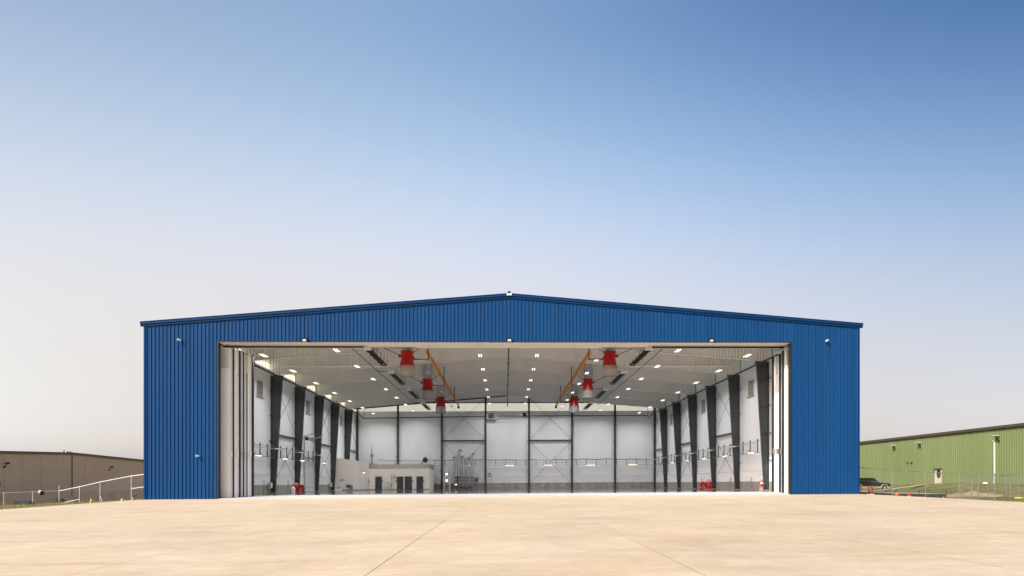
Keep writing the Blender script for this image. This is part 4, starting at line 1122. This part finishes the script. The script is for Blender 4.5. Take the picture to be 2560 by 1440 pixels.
for i, (u, v) in enumerate(((2239,1117),(2303,1110.5),(2498,1093))):
    p = at_X(u, v, Xg)
    o = thing('wall_lamp', 'white wall lamp with black arm on the green building, %s' % ('nearest the hangar', 'between the vents and the door', 'above the cream downpipe')[i], 'lamp', (Xg-.05, p.y, p.z), 'lamps on the green building')
    MB().box(-.70,-.05,-.17,.17,.13,.27).build('shade', mat('dull_lamp_shade', (.42,.39,.33), .5), o)
    MB().bar((-.02,0,-.42),(-.45,0,.12),.12).build('arm', BLACK, o)
    MB().box(-.06,.0,-.1,.1,-.6,-.3).build('base', BLACK, o)
p = at_X(2346.5, 1184.5, Xg-.16)
o = thing('oval_sign', 'black oval sign with a white emblem hung on the beige door of the green building', 'sign', (Xg-.16, p.y, p.z))
m = MB(); m.v = []; 
def oval(m, a, b, x0, x1, n=28):
    m.prism([(a*math.cos(2*math.pi*k/n), b*math.sin(2*math.pi*k/n)) for k in range(n)], x0, x1, 'x')
oval(m, .40, .56, -.03, .03); m.build('board', BLACK, o)
m = MB(); oval(m, .04, .05, -.045, -.031, 12)
m.prism([(-.20,-.06),(.20,-.06),(.17,-.10),(-.17,-.10)], -.045, -.031, 'x'); m.prism([(-.15,-.22),(.15,-.22),(.13,-.245),(-.13,-.245)], -.045, -.031, 'x'); m.prism([(-.11,-.35),(.11,-.35),(.09,-.37),(-.09,-.37)], -.045, -.031, 'x')
m.build('emblem', GREYM, o)
# path from the vehicle park up to the door, and bare soil patches
def ribbon(name, pts, w, mt, lift=.05):
    m = MB(); L = []; Rr = []
    for i, p in enumerate(pts):
        t = Vector(pts[min(i+1,len(pts)-1)]) - Vector(pts[max(i-1,0)]); t.z = 0; t.normalize(); s = Vector((-t.y, t.x, 0))*w/2
        L.append(Vector(p)-s); Rr.append(Vector(p)+s)
    for i in range(len(pts)-1):
        m.quad(*[(q.x, q.y, gz(q.x, q.y)+lift) for q in (L[i], L[i+1], Rr[i+1], Rr[i])])
    return struct(m.build(name, mt))
PATHM = mat('pale_path_concrete', (.50,.42,.31), .8, 0, .1, 2)
pa = [(37.5,29),(40,31.5),(42.5,33.5),(45,35),(47.5,36),(50,36.7),(52,37.2),(Xg-.3, (yA+yB)/2)]
ribbon('path', [(x, y, 0) for x, y in pa], 1.5, PATHM, .07)
m = MB(); m.grid(lambda u, v: (33+13*u, 15+26*v, gz(33+13*u, 15+26*v)+.10), 12, 20); struct(m.build('bare_ground', SOIL))

m = MB(); mp_ = at_depth(2420, 1230, 68)
def mound(u, v):
    x, y = mp_.x-3.2+6.4*u, mp_.y-2.5+5*v; r = math.hypot((u-.5)*2, (v-.5)*2)
    return (x, y, gz(x, y)-.05+.62*max(0, 1-r)**.7*(1+.25*math.sin(9*u+4*v)+.15*math.sin(23*u-11*v)))
m.grid(mound, 26, 18); struct(m.build('bare_ground', SOIL, smooth=True))
# --- fence on the right
fr = thing('chain_link_fence', 'galvanised chain-link fence running out from the right corner of the hangar', 'fence', (0,0,0), 'site fences')
posts = [(2231,1174,1246,59.5),(2314,1179,1250,59.5),(2399,1184,1254,59.5),(2487,1185.5,1258,59.5),(2526,1189,1259,59.7),(2590,1190,1262,59.7)]
tops = []
for (u, vt, vb, d) in posts:
    a, b = at_depth(u, vt, d), at_depth(u, vb, d); tops.append((a, b))
    m = MB(); m.tube([(a.x, a.y, b.z-.3), a], .032, 8); m.lathe([(.042,0),(.042,.05),(.02,.07)], a, 8); m.build('post', GALVF, fr)
s0 = at_depth(2140, 1168, 59.5)
m = MB(); m.tube([s0] + [t[0]+Vector((0,0,-.02)) for t in tops], .026, 8); m.build('top_rail', GALVF, fr)
m = MB(); m.tube([at_depth(2140,1200,59.5), at_depth(2230,1207.5,59.5)], .02, 6); m.tube([at_depth(2489,1218.5,59.5), at_depth(2590,1219,59.7)], .018, 6); m.build('mid_rail', GALVF, fr)
m = MB(); pp = [(s0, at_depth(2140,1244,59.5))] + tops
for (a, b), (c, d) in zip(pp, pp[1:]): m.quad(b, d, c, a)
m.build('wire_mesh', LINK, fr)
# loose fence panels stacked out of plumb behind
fp = thing('loose_fence', 'leaning loose chain-link fence panels behind the right fence', 'fence', (0,0,0))
dd = 64
m = MB(); m.tube([at_depth(2403,1246,dd), at_depth(2408,1190,dd), at_depth(2409,1186,dd)], .04, 6); m.tube([at_depth(2427,1243,dd), at_depth(2433,1193,dd)], .05, 6); m.tube([at_depth(2444,1240,dd), at_depth(2448,1192,dd)], .05, 6); m.build('leaning_post', GALVF, fp)
m = MB(); m.tube([at_depth(2402,1189,dd), at_depth(2440,1193,dd), at_depth(2500,1189,dd), at_depth(2600,1177,dd+3)], .032, 6); m.tube([at_depth(2446,1206,dd), at_depth(2480,1207,dd), at_depth(2600,1206,dd)], .025, 6); m.build('rail', GALVF, fp)
m = MB(); 
for u, v0, v1 in ((2470,1243,1206),(2516,1240,1193),(2548,1242,1206)): m.tube([at_depth(u,v0,dd), at_depth(u,v1,dd)], .035, 6)
m.build('post', GALVF, fp)
m = MB(); m.quad(at_depth(2404,1244,dd+.1), at_depth(2600,1244,dd+.1), at_depth(2600,1180,dd+.1), at_depth(2408,1190,dd+.1)); m.build('wire_mesh', LINK, fp)
p = at_depth(2463, 1207.5, dd-.15)
small('fence_sign', 'small blank white plate wired to the loose fence panels', 'sign', p, [('plate', MB().box(-.21,.21,-.01,.01,-.08,.08), PLASTIC), ('clip', MB().box(-.19,-.16,.011,.05,.03,.07).box(.16,.19,.011,.05,.03,.07), GALVF)])
# silt fences
def silt(label, pts, stakes, g):
    o = thing('silt_fence', label, 'silt fence', (0,0,0), g)
    m = MB()
    for (a, b), (c, d) in zip(pts, pts[1:]):
        n = 6
        for i in range(n):
            t0, t1 = i/n, (i+1)/n; w0, w1 = .04*math.sin(i*2.1), .04*math.sin((i+1)*2.1)
            A, B, C, Dd = b.lerp(d, t0), b.lerp(d, t1), a.lerp(c, t1), a.lerp(c, t0)
            m.quad((A.x,A.y,A.z-.4),(B.x,B.y,B.z-.4),(C.x,C.y+w1,C.z),(Dd.x,Dd.y+w0,Dd.z))
    m.build('fabric', SILT, o)
    for q in stakes:
        MB().bar((q[0].x, q[0].y-.05, q[1].z-.5), (q[0].x, q[0].y-.05, q[0].z), .05).build('stake', BARK if len(q) < 3 else q[2], o)
    return o
dd = 62
silt('long black silt fence sagging along the ground behind the right fence', [(at_depth(u, a, dd), at_depth(u, b, dd)) for u, a, b in ((2140,1229,1246),(2180,1231.5,1247),(2235,1233.5,1248),(2300,1235,1250),(2364,1235.5,1252))], [(at_depth(2297,1225,dd), at_depth(2297,1248,dd), STEEL), (at_depth(2365,1226,dd), at_depth(2365,1250,dd), STEEL), (at_depth(2172,1228,dd), at_depth(2172,1246,dd), STEEL)], 'silt fences')
silt('short black silt fence at the right edge behind the loose fence panels', [(at_depth(u, a, 70), at_depth(u, b, 70)) for u, a, b in ((2474,1233,1238),(2510,1231,1241),(2545,1228,1240),(2600,1225,1238))], [(at_depth(2428,1233,70), at_depth(2428,1242,70)), (at_depth(2547,1226,70), at_depth(2547,1240,70))], 'silt fences')
# --- small things beyond the right fence
p = at_depth(2240.5, 1240, 60); gzv = p.z
small('fire_hydrant', 'orange fire hydrant with a blue bonnet behind the right fence', 'hydrant', (p.x, p.y, p.z), [('barrel', MB().lathe([(.10,-.5),(.10,.08),(.15,.10),(.15,.32),(.11,.36)], (0,0,0), 14), mat('faded_orange_paint', (.45,.20,.03), .6)), ('bonnet', MB().lathe([(.16,.361),(.15,.42),(.10,.50),(.04,.55),(.04,.62)], (0,0,0), 14), BLUEP), ('outlet', MB().lathe([(.07,-.22),(.07,.22)], (0,0,.20), 10, 'x').lathe([(.08,-.20),(.08,0)], (0,0,.20), 10, 'y'), ORANGE)])
p = at_depth(2272.5, 1243, 58)
small('buoy_marker', 'red domed marker with a yellow foot just behind the right fence', 'marker', p, [('dome', MB().lathe([(.16,.1),(.15,.2),(.09,.27),(.03,.29),(.03,.33)], (0,0,0), 14), RED), ('foot', MB().lathe([(.18,-.25),(.18,.099)], (0,0,0), 14), YELLOW)])
p = at_depth(2176, 1226, 58)
o = thing('red_stool', 'red round-topped double stand on black legs at the right corner of the hangar', 'stand', p)
MB().lathe([(.03,.16),(.26,.18),(.25,.26),(.12,.31),(.02,.32)], (0,0,0), 18).build('upper_pad', RED, o, smooth=True)
MB().lathe([(.03,-.16),(.20,-.15),(.20,-.07),(.10,-.02),(.02,-.01)], (.02,0,0), 18).build('lower_pad', RED, o, smooth=True)
MB().box(-.2,.25,-.15,.2,-.52,-.3).build('base', PLASTIC, o)
for x in (-.2, .2): MB().bar((x,-.1,-.6),(x*.9,-.05,.17),.035).build('leg', BLACK, o)
p = at_depth(2547, 1246, 60)
o = thing('yellow_sandbag', 'two yellow sandbags piled on the grass at the right edge', 'sandbags', p)
for dz, w in ((-.15,.46), (.02,.40)):
    m = MB(); m.lathe([(.03,-w),(.10,-w*.8),(.13,0),(.10,w*.8),(.03,w)], (0,0,dz), 10, 'x'); m.v = [(x, y*1.5, dz+(z-dz)*.75) for x, y, z in m.v]; m.build('bag', YELLOW, o, smooth=True)
for i, (u, v, mt, lb) in enumerate(((2358.5,1244,PINK,'tiny pink marker flag by the end of the long silt fence'),(2309,1242.5,LEAF,'small green marker flag low on the second post of the right fence'))):
    p = at_depth(u, v, 58); o = thing('marker_flag', lb, 'flag', p, 'marker flags by the right fence')
    MB().prism([(-.08,-.05),(.1,-.06),(.08,.06),(-.06,.05)], -.008, .008).build('flag', mt, o)
    MB().tube([(-.08,0,-.4),(-.08,0,.06)], .007, 5).build('stake', GALVF, o)
# --- black pickup-like vehicle
d0 = 101
pf = at_depth(2218, 1226.5, d0)
car = thing('parked_car', 'black and champagne off-road car parked below the green building', 'car', (pf.x, pf.y, pf.z))
hw = .92
body = [(-5.9,.42),(-5.85,1.12),(-5.6,1.20),(-2.0,1.18),(-1.0,1.14),(-.12,1.08),(-.02,.80),(-.02,.40)]
MB().prism(body, -hw, hw).build('body', CARB, car)
MB().prism([(-5.92,.38),(-5.92,.64),(-.03,.62),(-.0,.38)], -hw-.025, hw+.025).build('lower_trim', CARL, car)
MB().prism([(-5.5,1.201),(-5.4,1.86),(-2.45,1.88),(-1.65,1.185)], -hw+.08, hw-.08).build('cab', CARB, car)
for (q) in ([(-4.7,1.27),(-4.7,1.75),(-3.5,1.78),(-3.5,1.27)], [(-3.4,1.27),(-3.4,1.78),(-2.5,1.79),(-1.9,1.27)]):
    MB().prism(q, -hw+.055, -hw+.079).build('window', GLASS, car)
for xw in (-.95, -4.75):
    w = MB().lathe([(.20,-.13),(.37,-.13),(.39,-.06),(.39,.06),(.37,.13),(.20,.13)], (xw,-hw+.02,.39), 24, 'y').build('wheel', RUBBER, car, smooth=True)
    m = MB(); m.lathe([(.235,-.155),(.225,-.131)], (xw,-hw+.02,.39), 20, 'y'); m.build('rim', CHROME, w)
    m = MB(); m.tube([(xw+.52*math.cos(a*math.pi/10),-hw-.04,.42+.50*math.sin(a*math.pi/10)) for a in range(11)], .06, 6); m.build('fender_flare', CARL, car)
MB().box(-.06,.05,-.75,.75,.42,.58).build('bumper', GREYM, car)
for y in (-.7, .7): MB().box(-.06,.0,y-.16,y+.16,.68,.84).build('headlight', LENS, car)
MB().box(-1.85,-1.7,-hw-.16,-hw+.03,1.21,1.36).build('mirror', BLACK, car)

# ------------------------------------------------------------------ light, sky, camera
AZ = math.atan2(-1.05, -1.0); EL = math.atan(1.15/math.hypot(1.05, 1.0))
w = bpy.data.worlds.new('World'); sc.world = w; w.use_nodes = True
nt = w.node_tree; bg = nt.nodes['Background']
sky = nt.nodes.new('ShaderNodeTexSky'); sky.sky_type = 'NISHITA'; sky.sun_disc = False
sky.sun_elevation = EL; sky.sun_rotation = AZ % (2*math.pi)
sky.altitude = 0; sky.air_density = 1.0; sky.dust_density = 1.6; sky.ozone_density = 2.2
# hazy air: the clear sky is lifted towards a pale horizon, more so on the sunny side
KS = [[-0.627, -0.772, -0.418], [2.81, -0.921, -8.339], [20.811, 32.248, 58.692], [-81.399, -86.016, -122.87], [-0.453, -0.521, -0.547], [0.485, 0.952, 1.598], [-3.944, -3.006, -2.786], [0.732, 0.988, 0.96], [-5.579, -5.285, -4.391], [68.962, 63.215, 82.564]]
tcw = nt.nodes.new('ShaderNodeTexCoord'); sp = nt.nodes.new('ShaderNodeSeparateXYZ'); nt.links.new(tcw.outputs['Generated'], sp.inputs[0])
def wm(op, a, b=None):
    n = nt.nodes.new('ShaderNodeMath'); n.operation = op
    for i, x in enumerate((a, b)):
        if x is None: continue
        if isinstance(x, (int, float)): n.inputs[i].default_value = x
        else: nt.links.new(x, n.inputs[i])
    return n.outputs[0]
wz = wm('MINIMUM', wm('MAXIMUM', sp.outputs[2], 0.), .56); wx = wm('MINIMUM', wm('MAXIMUM', sp.outputs[0], -.6), .6)
wzz = wm('MULTIPLY', wz, wz)
wxx = wm('MULTIPLY', wx, wx)
terms = [None, wz, wzz, wm('MULTIPLY', wzz, wz), wx, wm('MULTIPLY', wx, wz), wm('MULTIPLY', wx, wzz), wxx, wm('MULTIPLY', wxx, wz), wm('MULTIPLY', wzz, wzz)]
cmb = nt.nodes.new('ShaderNodeCombineXYZ')
for c in range(3):
    acc = KS[0][c]
    for k in range(1, 10): acc = wm('ADD', wm('MULTIPLY', terms[k], KS[k][c]), acc)
    nt.links.new(wm('EXPONENT', acc), cmb.inputs[c])
vm = nt.nodes.new('ShaderNodeVectorMath'); vm.operation = 'MULTIPLY'
nt.links.new(sky.outputs[0], vm.inputs[0]); nt.links.new(cmb.outputs[0], vm.inputs[1])
nt.links.new(vm.outputs[0], bg.inputs['Color']); bg.inputs['Strength'].default_value = .15
sl = bpy.data.lights.new('sun', 'SUN'); sl.energy = 3.1; sl.angle = R(.5); sl.color = (1, .93, .82)
so = bpy.data.objects.new('sun', sl); COL.objects.link(so)
so.rotation_euler = Vector((1.05, 1.0, -1.15)).to_track_quat('-Z', 'Y').to_euler()
so.location = (-40, -40, 50)

cam = bpy.data.cameras.new('camera'); co = bpy.data.objects.new('camera', cam); COL.objects.link(co)
co.location = (CX, -D, H); co.rotation_euler = (R(90), 0, -YAW)
cam.sensor_width = 36; cam.lens = F/2560*36; cam.shift_x = -(PX-1280)/2560; cam.shift_y = (HY-720)/2560
cam.clip_start = .1; cam.clip_end = 4000
sc.camera = co
sc.view_settings.view_transform = 'Standard'; sc.view_settings.look = 'None'
sc.view_settings.exposure = .85; sc.view_settings.gamma = 1
try: sc.view_settings.use_curve_mapping = False
except Exception: pass
sc.cycles.max_bounces = 10; sc.cycles.diffuse_bounces = 6; sc.cycles.transparent_max_bounces = 12
sc.cycles.use_denoising = True
sc.cycles.sample_clamp_indirect = 8
